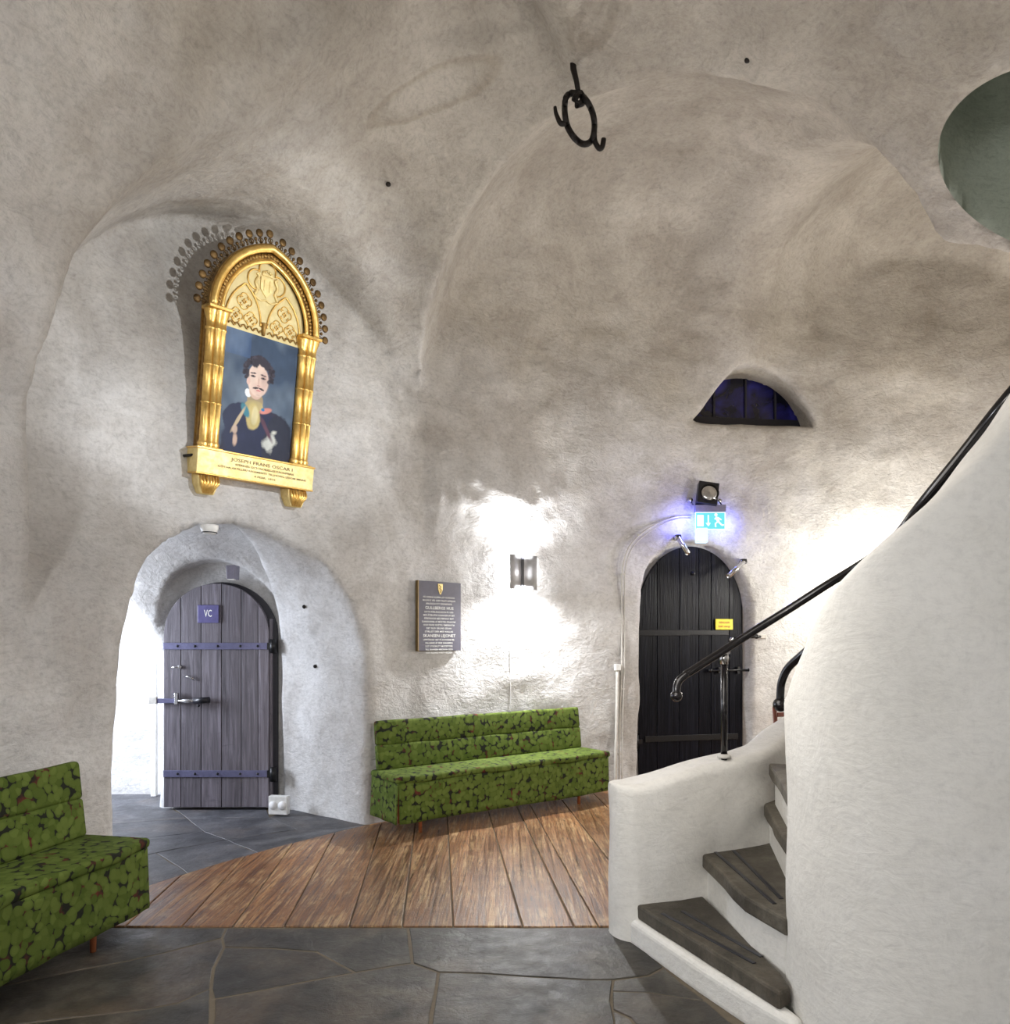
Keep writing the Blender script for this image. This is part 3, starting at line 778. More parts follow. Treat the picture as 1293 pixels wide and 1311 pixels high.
# ------------------------------------------------------------ text helper (flat lettering turned into thin mesh)
def text(s, h, x, z, y, mat, parent, name='lettering', w_=None, align='CENTER', ext=.0006, shear=0):
    cu = bpy.data.curves.new(name, 'FONT'); cu.body = s; cu.size = h; cu.align_x = align; cu.align_y = 'CENTER'; cu.extrude = ext; cu.resolution_u = 2; cu.offset = h*.012
    to = bpy.data.objects.new(name, cu); COL.objects.link(to); bpy.context.view_layer.update()
    me = bpy.data.meshes.new_from_object(to.evaluated_get(bpy.context.evaluated_depsgraph_get()))
    bpy.data.objects.remove(to); bpy.data.curves.remove(cu)
    xs = [v.co.x for v in me.vertices]; k = 1.
    if w_ and xs: k = w_/(max(xs)-min(xs))
    for v in me.vertices: v.co = Vector((v.co.x*k+x, y-v.co.z, v.co.y+z))
    me.materials.clear(); me.materials.append(mat); me.name = name
    o = bpy.data.objects.new(name, me); COL.objects.link(o); o.parent = parent; return o

# ------------------------------------------------------------ plaque
pc, prz = wall_at(562.5, 789, .045)
pl_ = empty('text_plaque', tuple(pc), math.radians(43), 'dark slate-blue plaque with white lettering hung above the bench', 'plaque')
W_, H_ = .455, .585
MB().box((0, 0, 0), (W_, .022, H_)).build('board', M['plaque'], pl_, bevel=.002)
MB().box((-W_/2-.003, .004, 0), (.008, .034, H_+.004)).box((0, .018, 0), (W_-.02, .03, H_-.02)).build('edge_strip', M['plaquebrass'], pl_)
sh = [(-.026, .275), (.026, .275), (.024, .225), (.012, .198), (0, .180), (-.012, .198), (-.024, .225)]
mb = MB().prism_xz(sh, -.016, -.010); e = mb.build('crest', M['goldmatte'], pl_, bevel=.002)
MB().tube([(-.014, -.018, .262), (.006, -.018, .25), (-.010, -.018, .235), (.010, -.018, .222), (0, -.018, .2)], .003, 6).build('lion_relief', M['golddark'], pl_)
LN_ = [('PÅ DENNA KLIPPA LÅT KONUNG', .30, 0), ('MAGNUS VID 1300-TALETS BÖRJAN', .31, 0), ('ANLÄGGA ETT GRÄNSFÄSTE', .25, 0), ('GULLBERGS HUS', .27, 1),
       ('DETTA FÖRLÄNGDES IN PÅ 1600-', .28, 0), ('MED ÅTERUPPBYGGNINGEN AF DET', .30, 0), ('FÖRSVARADES HJÄLTEMODIGT MOT', .28, 0), ('DANSKARNA AF MÅRTEN KRAKOW', .32, 0),
       ('OCH HANS HUSTRU EMERENTIA', .30, 0), ('DET BLEV GRUND SEDAN', .24, 0), ('STÄLLET DER MED KALLAS', .27, 0), ('SKANSEN LEJONET', .31, 1),
       ('UPPFÖRDES 1687 PÅ KUNGENS BE-', .30, 0), ('FALLNING AF ERIK DAHLBERG', .26, 0), ('DET UTGÖR ETT MOTSTYCKE', .26, 0), ('TILL SKANSEN KRONAN OCH', .26, 0), ('HAR ALDRIG VARIT I ELDEN', .25, 0)]
z = .158
for s_, wd, big in LN_:
    if big: z -= .008
    text(s_, .034 if big else .0195, -.012 if not big else -.008, z, -.0125, M['letter'], pl_, w_=wd*1.12)
    z -= .0275 if not big else .034

# ------------------------------------------------------------ wall sconce
sp, srz = wall_at(661, 734, .0)
sc = empty('wall_lamp', tuple(sp), srz, 'brushed grey metal wall lamp of two curled sheets glowing above the bench', 'lamp')
def sheet(sx):
    def f(u, v):
        a = u; x = sx*(.008+.140*a); y = -.135+.030*math.cos(a*2.3)+.006*math.sin(a*7)
        return (x, y+.03*a*a, -.155+.31*v)
    return f
for sx, dy in ((-1, 0), (1, .006)):
    mb = MB(); mb.grid(sheet(sx), 16, 3); o = mb.build('shade', M['lamp'], sc, recalc=False); m = o.modifiers.new('t', 'SOLIDIFY'); m.thickness = .003
MB().box((-.004, -.112, 0), (.03, .004, .30)).build('centre_fold', M['blackbox'], sc)
MB().box((0, -.02, 0), (.10, .04, .12)).build('wall_plate', M['lamp'], sc, bevel=.004)
MB().tube([(0, -.05, -.08), (0, -.05, .08)], .018, 14).build('lamp_tube', M['bulb'], sc)
lp = sc.location+Vector((.30, -.41, 0)).normalized()*.0
n_ = (C0-sp.xy).normalized()
for dz, e_, tz in ((.13, 90, .9), (-.13, 230, -1.0)):
    q = sp+Vector((n_.x, n_.y, 0))*.15+Vector((0, 0, dz))
    light('SPOT', tuple(q), e_*1.0, (.97, .98, 1), .035, target=tuple(q+Vector((n_.x*.10, n_.y*.10, tz))), spot=172, blend=1.0)
light('POINT', tuple(sp+Vector((n_.x, n_.y, 0))*.075), 42, (.97, .98, 1), .05)
cab = MB()
pts = []
for px_, py_ in ((656, 757), (654.5, 780), (652.5, 806), (653, 840), (653.5, 880), (653.5, 905), (653.5, 935)):
    q, _ = wall_at(px_, py_, .022); pts.append(tuple(q-Vector(sp)))
o = MB().tube(pts, .0045, 8); c_ = o.build('lamp_cable', M['cable']); c_.location = sp
tag(c_, 'thin white cable running down the wall below the grey lamp', 'cable')

# ------------------------------------------------------------ black door
dz0 = DOORW-Vector((DN.x, DN.y, 0))*.075
bd = empty('door_1', (dz0.x, dz0.y, 0), DOOR_RZ); tag(bd, kind='structure')
wd = .59; out = arch_outline(-wd, wd, 1.74, .70)
def top_at(x, w__=.59, zs=1.74, rise=.70): return zs+rise*math.sqrt(max(0, 1-(x/w__)**2))
xs = [-.59, -.39, -.14, .08, .22, .43, .59]
for i in range(len(xs)-1):
    a, b = xs[i]+.003, xs[i+1]-.003; n = 6
    poly = [(a, 0.01)]+[(a+(b-a)*k/n, top_at(a+(b-a)*k/n)) for k in range(n+1)]+[(b, .01)]
    MB().prism_xz(poly, -.012+random.uniform(-.002, .002), .03).build('door_plank', M['blackdoor'], bd, bevel=.004)
MB().box((-.33, -.020, 1.545), (.60, .012, .062)).build('hinge_strap', M['iron'], bd, bevel=.003)
MB().box((.17, -.018, 1.548), (.50, .010, .052)).build('hinge_strap', M['iron'], bd, bevel=.003)
MB().box((0, -.020, .46), (1.05, .012, .06)).build('hinge_strap', M['iron'], bd, bevel=.003)
for zz in (1.545, .44):
    MB().tube([(-.63, -.045, zz-.07), (-.63, -.045, zz+.07)], .022, 12).box((-.615, -.03, zz), (.10, .03, .045)).ball((-.63, -.045, zz+.09), .02).ball((-.63, -.045, zz-.08), .018).build('hinge_pintle', M['iron'], bd)
# bolt, latch, lock
MB().tube([(.19, -.045, 1.155), (.65, -.045, 1.155)], .012, 10).ball((.19, -.045, 1.155), .022).ball((.66, -.045, 1.155), .032).box((.52, -.035, 1.155), (.03, .03, .07)).box((.30, -.035, 1.155), (.03, .03, .06)).build('bolt', M['iron'], bd)
MB().lathe([(0, 0), (.026, 0), (.026, .012), (.018, .016), (0, .016)], (.45, -.012, 1.475), 20, Matrix.Rotation(PI/2, 4, 'X')).build('lock_cylinder', M['steel'], bd)
MB().box((.45, -.030, 1.475), (.004, .003, .018)).build('keyhole', M['blackbox'], bd)
MB().lathe([(0, 0), (.032, 0), (.032, .012), (0, .018)], (.405, -.012, 1.27), 20, Matrix.Rotation(PI/2, 4, 'X')).tube([(.405, -.03, 1.27), (.36, -.05, 1.27), (.345, -.05, 1.24)], .008, 8).build('latch_ring', M['iron'], bd)
MB().ball((.01, -.014, 2.16), .022).build('knot_stud', M['iron'], bd)
ys_ = empty('notice_sign', tuple(bd.matrix_basis @ Vector((.36, -.030, 1.635))), DOOR_RZ, 'small yellow notice with two lines of lettering fixed to the black door', 'sign')
MB().box((0, 0, 0), (.20, .006, .112)).build('plate', M['yellow'], ys_, bevel=.002)
text('VÄNLIGEN', .028, 0, .018, -.0035, M['redink'], ys_, w_=.125); text('Håll stängt', .028, 0, -.022, -.0035, M['redink'], ys_, w_=.135)
# staple plate on the wall right of the door
q, rz = wall_at(970, 815, .012)
k_ = empty('latch_keeper', tuple(q), rz, 'small iron keeper plate with a black hook on the wall right of the black door', 'latch')
MB().box((.02, 0, 0), (.15, .012, .042)).build('plate', M['pipe'], k_, bevel=.005)
MB().tube([(.02, -.012, .0), (-.05, -.05, 0), (-.115, -.05, -.005)], .015, 10).ball((-.03, -.04, 0), .024).build('hook', M['iron'], k_)

# ------------------------------------------------------------ lunette window
lw = LUNW-Vector((LN.x, LN.y, 0))*.32
lu = empty('window_1', (lw.x, lw.y, 3.70), LUN_RZ); tag(lu, kind='structure')
def lun(x0, x1, zoff, n=20): return [(x0+(x1-x0)*k/n, -.02+zoff*0+.70*math.sqrt(max(0, 1-((x0+(x1-x0)*k/n-.04)/.72)**2))) for k in range(n+1)]
MB().prism_xz([(-.80, -.02), (-.80, .16), (.90, .16), (.90, -.02)], -.03, .04).build('lower_board', M['windark'], lu, bevel=.004)
for a, b in ((-.70, -.30), (-.29, .06), (.07, .40), (.41, .88)):
    MB().prism_xz([(a, .17), (a, .72), (b, .72), (b, .17)], .0, .012).build('pane', M['winglass'], lu)
for x in (-.295, .065, .405): MB().box((x, -.005, .43), (.022, .03, .54)).build('glazing_bar', M['windark'], lu)
MB().box((.04, -.01, .165), (1.5, .035, .025)).build('transom', M['windark'], lu)

# ------------------------------------------------------------ exit sign, sounder, door magnet, conduit, spot lamps
def wt(px_, py_, off): return wall_at(px_, py_, off)
q, rz = wt(909, 664, .11); ex = empty('exit_sign', tuple(q), -.02, 'lit green emergency exit sign with running figure and arrow above the black door', 'sign')
MB().box((.0, .005, .100), (.31, .075, .072)).build('housing', M['greybox'], ex, bevel=.004)
MB().box((.0, .0, -.025), (.305, .016, .175)).build('lit_panel', M['exitgreen'], ex, bevel=.002)
mbx = MB()
for c_, d_ in (((0, -.009, .062), (.305, .004, .008)), ((0, -.009, -.110), (.305, .004, .008)), ((-.149, -.009, -.025), (.008, .004, .175)), ((.149, -.009, -.025), (.008, .004, .175))): mbx.box(c_, d_)
mbx.build('border', M['exitwhite'], ex)
MB().box((-.10, -.009, -.022), (.065, .004, .115)).build('door_symbol', M['exitwhite'], ex)
MB().box((-.020, -.009, -.005), (.012, .004, .08)).prism_xz([(-.045, -.045), (.005, -.045), (-.02, -.08)], -.011, -.007).build('arrow_symbol', M['exitwhite'], ex)
rf = MB(); rf.lathe([(0, -.003), (.015, -.003), (.015, .003), (0, .003)], (.057, -.009, .038), 16, Matrix.Rotation(PI/2, 4, 'X'))
for poly in ([(.055, .022), (.083, .012), (.095, -.035), (.075, -.042), (.058, -.012)],   # trunk
             [(.058, .02), (.04, -.005), (.048, -.012), (.068, .008)], [(.078, .015), (.115, -.008), (.110, -.018), (.078, .0)],
             [(.075, -.042), (.058, -.055), (.062, -.085), (.048, -.088), (.045, -.050), (.068, -.028)],
             [(.095, -.035), (.122, -.062), (.140, -.06), (.140, -.07), (.118, -.076), (.083, -.045)]):
    rf.prism_xz(poly, -.011, -.007)
rf.build('running_figure', M['exitwhite'], ex)
q, rz = wt(898, 685, .075); bx_ = empty('battery_box', tuple(q), -.02, 'pale box hanging under the lit exit sign at the crown of the black door', 'box')
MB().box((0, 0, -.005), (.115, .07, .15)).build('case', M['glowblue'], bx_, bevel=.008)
MB().box((0, -.037, -.07), (.10, .004, .01)).build('lower_lip', M['plastic'], bx_)
q, rz = wt(905.5, 633, .10); so = empty('sounder_box', tuple(q), 0, 'black tilted square box with a silver disc above the exit sign', 'alarm', rot=(math.radians(-14), math.radians(9), -.05))
MB().box((0, 0, 0), (.205, .09, .24)).build('case', M['blackbox'], so, bevel=.006)
MB().lathe([(0, .012), (.045, .008), (.082, .0), (.085, -.006), (0, -.006)], (.01, -.05, 0), 32, Matrix.Rotation(PI/2, 4, 'X')).build('disc', M['steel'], so)
MB().lathe([(.085, 0), (.096, 0), (.096, .008), (.085, .008)], (.01, -.046, 0), 32, Matrix.Rotation(PI/2, 4, 'X')).build('rim', M['blackpaint'], so)
for px_, py_, lb in ((882, 641, 'small round cable gland left of the black sounder box'), (919, 642, 'small round cable gland right of the black sounder box')):
    q, rz = wt(px_, py_, .02); g_ = empty('cable_gland', tuple(q), rz, lb, 'cable gland')
    MB().lathe([(0, 0), (.028, 0), (.028, .02), (.018, .035), (.018, .05), (0, .05)], (0, 0, 0), 16, Matrix.Rotation(PI/2, 4, 'X')).build('ring', M['steel'], g_)
    MB().tube([(0, -.03, 0), (.0, -.05, -.02), (.02, -.05, -.05)], .007, 8).build('wire', M['blackbox'], g_)
def run(pxs, off, r_, name, mat, label, cat, extra=None):
    base = wt(pxs[0][0], pxs[0][1], off)[0]
    pts = []
    for c_ in spline(pxs, 5): pts.append(tuple(wt(c_[0], c_[1], off)[0]-base))
    e_ = empty(name, tuple(base), 0, label, cat); MB().tube(pts, r_, 8).build('pipe', mat, e_)
    if extra: extra(e_, base)
    return e_
main = [(884, 661), (865, 662), (840, 671), (818, 686), (804, 703), (797, 728), (796, 760), (796, 850), (793.5, 920), (792.5, 1003)]
def clips(e_, base):
    for px_, py_ in ((866, 662), (819, 685), (797.5, 735), (797, 882), (793, 965)):
        q, rz = wt(px_, py_, .014); MB().box(tuple(q-base), (.045, .028, .018), rz).build('clip', M['pipe'], e_, bevel=.003)
run(main, .024, .0075, 'cable_conduit', M['pipe'], 'thin pale conduit curving from the exit sign down the wall, outer of the pair', 'pipe', clips)
run([(884, 664), (866, 665), (842, 674), (821, 689), (807.5, 705), (800.5, 729), (799.5, 760), (799.5, 850), (797, 920), (796, 1003)], .024, .006, 'cable_conduit', M['pipe'],
    'thin pale conduit nearest the black door, inner of the pair from the exit sign', 'pipe')
def capbox(e_, base):
    q, rz = wt(790.5, 854.5, .024); MB().box(tuple(q-base), (.062, .04, .062), rz).build('junction_box', M['plastic'], e_, bevel=.005)
run([(790.5, 858), (790, 900), (788.5, 960), (788, 1003)], .024, .016, 'thick_conduit', M['pipe'], 'thick straight pale pipe with a white box on top, left of the black door', 'pipe', capbox)
def spotlamp(px_, py_, tip, label):
    q, rz = wt(px_, py_, .05); t_, _ = wt(tip[0], tip[1], .16)
    e_ = empty('spotlight', tuple(q), 0, label, 'lamp', 'chrome spotlights over the black door')
    d = (t_-q); qv = d.to_track_quat('Z', 'Y').to_matrix().to_4x4(); L = d.length
    MB().lathe([(0, 0), (.022, 0), (.026, .01), (.026, L*.45), (.030, L*.47), (.030, L*.52), (.026, L*.54), (.026, L), (.020, L), (.018, L-.01), (0, L-.012)], (0, 0, 0), 20, qv).build('barrel', M['steel'], e_)
    nn = Vector((math.sin(rz), -math.cos(rz), 0))
    MB().tube([tuple(-nn*.05), tuple(nn*.02)], .030, 16).build('wall_mount', M['steel'], e_)
    MB().box((0, 0, .012), (.05, .05, .03), rz).build('bracket', M['iron'], e_, bevel=.004)
spotlamp(868, 688, (881, 709), 'chrome spotlight tilted down right at the upper left of the black door')
spotlamp(952, 719, (932, 738), 'chrome spotlight tilted down left at the upper right of the black door')
qb = wt(895, 668, .20)[0]; light('POINT', tuple(wt(880, 668, .12)[0]), 6, (.16, .18, 1), .05); light('POINT', tuple(wt(934, 668, .12)[0]), 5, (.16, .19, 1), .05)
light('POINT', tuple(wt(905, 690, .24)[0]), 1.2, (.2, .3, 1), .05)
# hidden lamp on the far wall behind the stair
light('POINT', tuple(wt(1135, 745, .42)[0]), 90, (1, .97, .86), .1)

# ------------------------------------------------------------ iron ring hung from the vault
hk = on_shell(733, 80); HKY = hk.y
ir = empty('iron_hook_ring', tuple(hk), 0, 'black wrought-iron ring with two hooked tails hanging from a rod in the vault', 'hook')
def q_(px_, py_, Y=None): return tuple(P(px_, py_, HKY)-hk)
MB().tube([tuple(Vector(q_(733, 80))+Vector((0, .0, .10))), q_(734, 88), q_(738, 104), q_(741, 122)], [.024, .019, .016, .016], 12).build('rod', M['rust'], ir)
def q3(px_, py_, dy): return tuple(P(px_, py_, HKY+dy)-hk)
MB().tube([q3(738, 121, -.02), q3(736, 127, -.035), q3(739, 134, -.03), q3(745, 132, .02), q3(747, 124, .03), q3(743, 120, .02)], .021, 10, closed=True).build('eye', M['rust'], ir)
ring = [(732, 119), (725, 124), (723, 135), (723.5, 148), (727, 163), (735, 176), (745, 184), (754, 183), (759, 176), (761, 163), (760, 150), (756, 138), (750, 128), (742, 121)]
MB().tube([q3(a, b, .03*math.sin(i*.9)) for i, (a, b) in enumerate([(s_[0], s_[1]) for s_ in spline(ring+[ring[0]], 4)[:-1]][:])], .0185, 10, closed=True).build('ring', M['rust'], ir)
MB().tube([q_(*p) for p in [tuple(v_) for v_ in spline([(725, 158), (718, 158), (714, 151), (711.5, 144), (710.5, 137)], 4)]], [.017-.0004*i for i in range(17)], 10).build('hooked_tail', M['rust'], ir)
MB().tube([q_(*p) for p in [tuple(v_) for v_ in spline([(761, 172), (762, 182), (767, 190), (771, 188), (773, 178)], 4)]], .016, 10).build('hooked_tail', M['rust'], ir)
# ------------------------------------------------------------ toilet door in the passage
VX0, VX1, VY = -2.945, -2.035, 6.42
vc = empty('door_2', ((VX0+VX1)/2, VY, 0), 0); tag(vc, kind='structure')
hw = (VX1-VX0)/2
def vtop(x): return 1.50+.455*math.sqrt(max(0, 1-(x/hw)**2))
xs = [-hw, -.305, -.13, .045, .215, .36, hw]
for i in range(len(xs)-1):
    a, b = xs[i]+.0025, xs[i+1]-.0025; n = 6
    poly = [(a, .025)]+[(a+(b-a)*k/n, vtop(a+(b-a)*k/n)) for k in range(n+1)]+[(b, .025)]
    MB().prism_xz(poly, -.02+random.uniform(-.002, .002), .025).build('door_plank', M['greydoor'], vc, bevel=.003)
MB().prism_xz(arch_outline(-hw+.01, hw+.06, 1.50, .47, .03), .026, .05).build('backing_board', M['windark'], vc)
for z in (1.415, .315):
    st = MB().box((.012, -.026, z), (2*hw+.02, .010, .058)).build('strap', M['strap'], vc, bevel=.002)
    mb = MB()
    for x in (-.33, -.18, .015, .21, .36): mb.ball((x, -.032, z), .011, 10)
    mb.build('rivet', M['blackbox'], st)
    MB().tube([(hw+.045, -.045, z-.06), (hw+.045, -.045, z+.06)], .03, 12).box((hw+.02, -.03, z), (.06, .03, .06)).build('hinge_block', M['iron'], vc)
MB().box((hw+.012, .02, .85), (.022, .05, 1.6)).build('rear_edge', M['greydoor'], vc)
# bar bolt
MB().box((-hw+.01, -.05, .945), (.24, .018, .040)).build('bolt_bar', M['strap'], vc, bevel=.003)
MB().box((-hw-.075, -.05, .95), (.07, .03, .058)).build('bolt_head', M['pipe'], vc, bevel=.004)
MB().box((-hw+.13, -.055, .965), (.030, .04, .10)).build('bolt_keeper', M['steel'], vc, bevel=.004)
MB().tube([(-hw+.15, -.06, .945), (-hw+.30, -.06, .945)], .019, 12).build('bolt_sleeve', M['steel'], vc)
MB().tube([(-hw+.28, -.06, .945), (-hw+.41, -.06, .955)], .026, 12).ball((-hw+.32, -.065, .905), .013).build('padlock', M['blackbox'], vc)
MB().lathe([(0, 0), (.016, 0), (.016, .02), (0, .02)], (-hw+.145, -.022, 1.235), 16, Matrix.Rotation(PI/2, 4, 'X')).tube([(-hw+.14, -.04, 1.235), (-hw+.08, -.045, 1.232)], .007, 8).build('thumb_turn', M['steel'], vc)
MB().tube([(-hw+.18, -.022, 1.155), (-hw+.23, -.05, 1.15), (-hw+.28, -.03, 1.125)], .008, 8).build('scratch_hook', M['steel'], vc)
vs_ = empty('toilet_sign', ((VX0+VX1)/2-.065, VY-.03, 1.692), 0, 'small violet-blue sign lettered VC screwed to the grey plank door', 'sign')
MB().box((0, 0, 0), (.185, .010, .155)).build('plate', M['vcblue'], vs_, bevel=.006)
text('VC', .085, 0, .002, -.006, M['letter'], vs_, w_=.068)
# white lamp housing above the door and the small things in the passage
b_ = P(297, 733, 6.05)
e_ = empty('passage_lamp', tuple(b_), 0, 'small dark box lamp on the white arch above the grey door', 'lamp')
MB().prism_xz([(-.036, .055), (.036, .06), (.032, -.055), (-.030, -.055)], -.04, .08).build('case', M['greybox'], e_, bevel=.006)
MB().box((0, -.01, -.058), (.05, .05, .008)).build('lens', M['plastic'], e_)
b_ = P(268, 677, 5.00)
e_ = empty('smoke_detector', tuple(b_), 0, 'white round smoke detector under the crown of the passage arch', 'detector')
MB().lathe([(0, -.035), (.040, -.035), (.050, -.022), (.058, 0), (.058, .025), (0, .025)], (0, 0, 0), 28).build('case', M['plastic'], e_)
MB().lathe([(.046, -.030), (.051, -.030), (.051, -.024), (.046, -.024)], (0, 0, 0), 28).build('vent_ring', M['blackbox'], e_)
b_ = P(357.5, 1043, 6.20)
e_ = empty('wall_socket', (b_.x, b_.y, 0.09), math.radians(-34-40), 'white double socket low on the passage wall beside the grey door', 'socket')
e_.rotation_euler.z = math.radians(-8)
MB().box((0, 0, 0), (.165, .06, .155)).build('case', M['plastic'], e_, bevel=.006)
for x in (-.04, .04):
    MB().lathe([(.0, .004), (.030, .004), (.032, .0), (.036, .0), (.036, .006), (0, .006)], (x, -.030, 0), 24, Matrix.Rotation(PI/2, 4, 'X')).build('outlet', M['cable'], e_)
for (px_, py_, Y), lb in (((389, 777, 5.95), 'small dark iron stud on the passage wall, upper of the two'), ((403, 853, 5.90), 'small dark iron stud on the passage wall, lower of the two')):
    # studs sit on the right-hand reveal: slide along the sight line to the reveal plane
    k = (px_-HX)/F; u0 = .955
    # |u| = 1.0 on the reveal: (x-PA0)*-PD1+(y-PA1)*PD0 = -1  ->  solve for Y
    A_ = k*-PD[1]+PD[0]; B_ = PA[0]*PD[1]-PA[1]*PD[0]
    Yr = min((((sg*u0)-B_)/A_ for sg in (-1, 1)), key=lambda q__: abs(q__-5.9))
    b_ = on_shell(px_, py_)-Vector((-.01, .03, 0)); e_ = empty('wall_stud', tuple(b_), 0, lb, 'stud')
    MB().ball((0, 0, 0), .016, 10).build('stud_head', M['rust'], e_)
    MB().tube([(0, 0, 0), (.04, .06, 0)], .006, 6).build('shank', M['rust'], e_)
e_ = MB().box((0, 0, .62), (.05, .04, 1.24)).build('trim_1', M['plastic'], bevel=.004); e_.location = (-3.30, 6.98, 0); tag(e_, kind='structure')

# ------------------------------------------------------------ red-brown chair hidden behind the parapet
ch = empty('wooden_chair', (2.30, 5.45, 0), .25, 'red-brown wooden chair mostly hidden behind the stair parapet and curved wall', 'chair')
for x in (-.2, .2):
    MB().tube([(x, .19, 0), (x, .20, .45), (x, .24, .96)], .017, 8).build('rear_leg', M['redwood'], ch)
    MB().tube([(x, -.2, 0), (x, -.19, .44)], .017, 8).build('front_leg', M['redwood'], ch)
MB().box((0, 0, .45), (.44, .43, .03)).build('seat', M['redwood'], ch, bevel=.008)
for z in (.66, .78, .90): MB().box((0, .225, z), (.38, .018, .035)).build('back_slat', M['redwood'], ch, bevel=.003)

# small studs in the vault
for (px_, py_), lb in (((957, 77), 'small black stud high in the vault right of the iron ring'), ((497, 236), 'small grey stud in the vault right of the gilded portrait frame')):
    p = on_shell(px_, py_); e_ = empty('vault_stud', tuple(p), 0, lb, 'stud')
    MB().ball((0, 0, 0), .018, 12, (1, 1, .8)).build('stud_head', M['rust'], e_); MB().tube([(0, 0, 0), (0, .05, .05)], .007, 6).build('shank', M['rust'], e_)

# ------------------------------------------------------------ gilded portrait
pb = Vector((-1.785, 5.235, 2.575))
fr = empty('portrait_frame', tuple(pb), 0, 'gilded gothic arched frame holding a portrait, hung leaning in the arched recess', 'picture frame', rot=(math.radians(0), 0, math.radians(48)))
fr.scale = (1., 1., 1.035); fr.rotation_euler = (Matrix.Rotation(math.radians(45.5), 4, 'Z') @ Matrix.Rotation(math.radians(9), 4, 'X')).to_euler()
W = .86; BH = .16                                            # base shelf
def arcp(x, z, r0, sx, n=16, hwid=.35, c=.10):
    pass
MB().box((0, -.0, BH/2), (W, .17, BH)).build('base_shelf', M['goldmatte'], fr, bevel=.004)
MB().box((0, -.002, BH+.004), (W+.012, .18, .012)).box((0, -.002, .004), (W+.008, .176, .010)).build('shelf_moulding', M['gold'], fr, bevel=.003)
text('JOSEPH FRANS OSCAR I', .030, .03, .122, -.087, M['ink'], fr, w_=.46)
text('SVERIGES OCH NORRIGES KRONPRINS', .020, .05, .092, -.087, M['ink'], fr, w_=.44)
text('GÖTHA ARTILLERI REGEMENTE TILLHÖRIG SÅSOM MINNE', .018, .04, .066, -.087, M['ink'], fr, w_=.66)
text('4 FEBR. 1824', .018, .05, .036, -.087, M['ink'], fr, w_=.16)
for x in (-.33, .33):                                        # carved leaf brackets
    br = MB().prism_xz([(x-.075, 0), (x+.075, 0), (x+.07, -.06), (x+.045, -.125), (x-.045, -.125), (x-.07, -.06)], -.05, .08).build('bracket', M['goldmatte'], fr, bevel=.01)
    mb = MB()
    for k in range(-3, 4):
        pts = [(x+k*.021, -.058-.01*math.cos(k), -.005), (x+k*.019+.004, -.080+.004*abs(k), -.045), (x+k*.013-.004, -.070+.003*abs(k), -.085), (x+k*.010, -.050, -.118)]
        mb.tube(spline(pts, 4), [.005+.006*math.sin(PI*i/12) for i in range(13)], 8)
    mb.build('acanthus_leaf', M['gold'], br)
CH = .87                                                     # column height
for x in (-.335, .335):
    for dx, dy, rr in ((-.034, -.02, .030), (.034, -.035, .026), (.0, -.045, .022)):
        col = MB().lathe([(0, 0), (rr*1.5, 0), (rr*1.5, .012), (rr*1.15, .022), (rr*1.35, .034), (rr*1.1, .048), (rr, .055), (rr, CH*.33), (rr*1.12, CH*.333), (rr*1.12, CH*.343), (rr, CH*.346),
                           (rr, CH*.60), (rr*1.12, CH*.603), (rr*1.12, CH*.613), (rr, CH*.616), (rr, CH-.13), (rr*1.2, CH-.125), (rr*1.2, CH-.112), (rr, CH-.108), (rr*1.05, CH-.07), (rr*1.7, CH-.012), (rr*1.7, CH), (0, CH)],
                          (x+dx, dy, BH), 20).build('column', M['gold'], fr)
    MB().box((x, -.02, BH+CH+.008), (.155, .13, .02)).build('capital', M['gold'], fr, bevel=.004)
    MB().box((x, -.02, BH+.008), (.150, .13, .016)).build('plinth', M['gold'], fr, bevel=.004)
    MB().box((x, .03, BH+CH/2), (.12, .05, CH)).build('backing_pilaster', M['golddark'], fr)
# pointed arch
ZS = BH+CH+.015
def pointed(hw_, rise, n=22):
    """outline of a pointed arch, left spring to right spring"""
    c = (rise*rise-hw_*hw_)/(2*hw_); r_ = hw_+c; a1 = math.acos(c/r_)
    L_ = [(c-r_*math.cos(a1*i/n), r_*math.sin(a1*i/n)) for i in range(n+1)]
    return L_+[(-x, z) for x, z in L_[::-1][1:]]
def arch_sweep(hw_, rise, w0, w1, y0, y1, mat, name, parent):
    a = pointed(hw_-w0, rise-w0*1.15); b = pointed(hw_-w1, rise-w1*1.15); mb = MB(); n = len(a)
    vs = []
    for (x, z), (x2, z2) in zip(a, b): vs += [(x, y0, z+ZS), (x2, y0-.006, z2+ZS), (x2, y1, z2+ZS), (x, y1, z+ZS)]
    fs = []
    for i in range(n-1):
        for k in range(4): fs.append((i*4+k, i*4+(k+1) % 4, (i+1)*4+(k+1) % 4, (i+1)*4+k))
    mb.add(vs, fs+[(0, 1, 2, 3), tuple((n-1)*4+k for k in (3, 2, 1, 0))]); return mb.build(name, mat, parent, bevel=.004)
HWD, RISE = .405, .50
arch_sweep(HWD, RISE, 0, .03, -.05, .05, M['golddark'], 'arch_moulding', fr)
pa = [(x, -.055, z+ZS) for x, z in pointed(HWD-.030, RISE-.035)]
MB().tube(pa, .024, 12).build('arch_torus', M['gold'], fr)
arch_sweep(HWD, RISE, .05, .085, -.035, .03, M['golddark'], 'leaf_band', fr)
mb = MB(); lf = pointed(HWD-.068, RISE-.078, 26)
for i, (x, z) in enumerate(lf): mb.ball((x, -.042, z+ZS), .0135, 8, (1, .7, 1.2) if i % 2 else (1.2, .8, .9))
mb.build('leaf_beading', M['golddark'], fr)
MB().tube([(x, -.035, z+ZS) for x, z in pointed(HWD-.095, RISE-.11)], .014, 10).build('inner_moulding', M['gold'], fr)
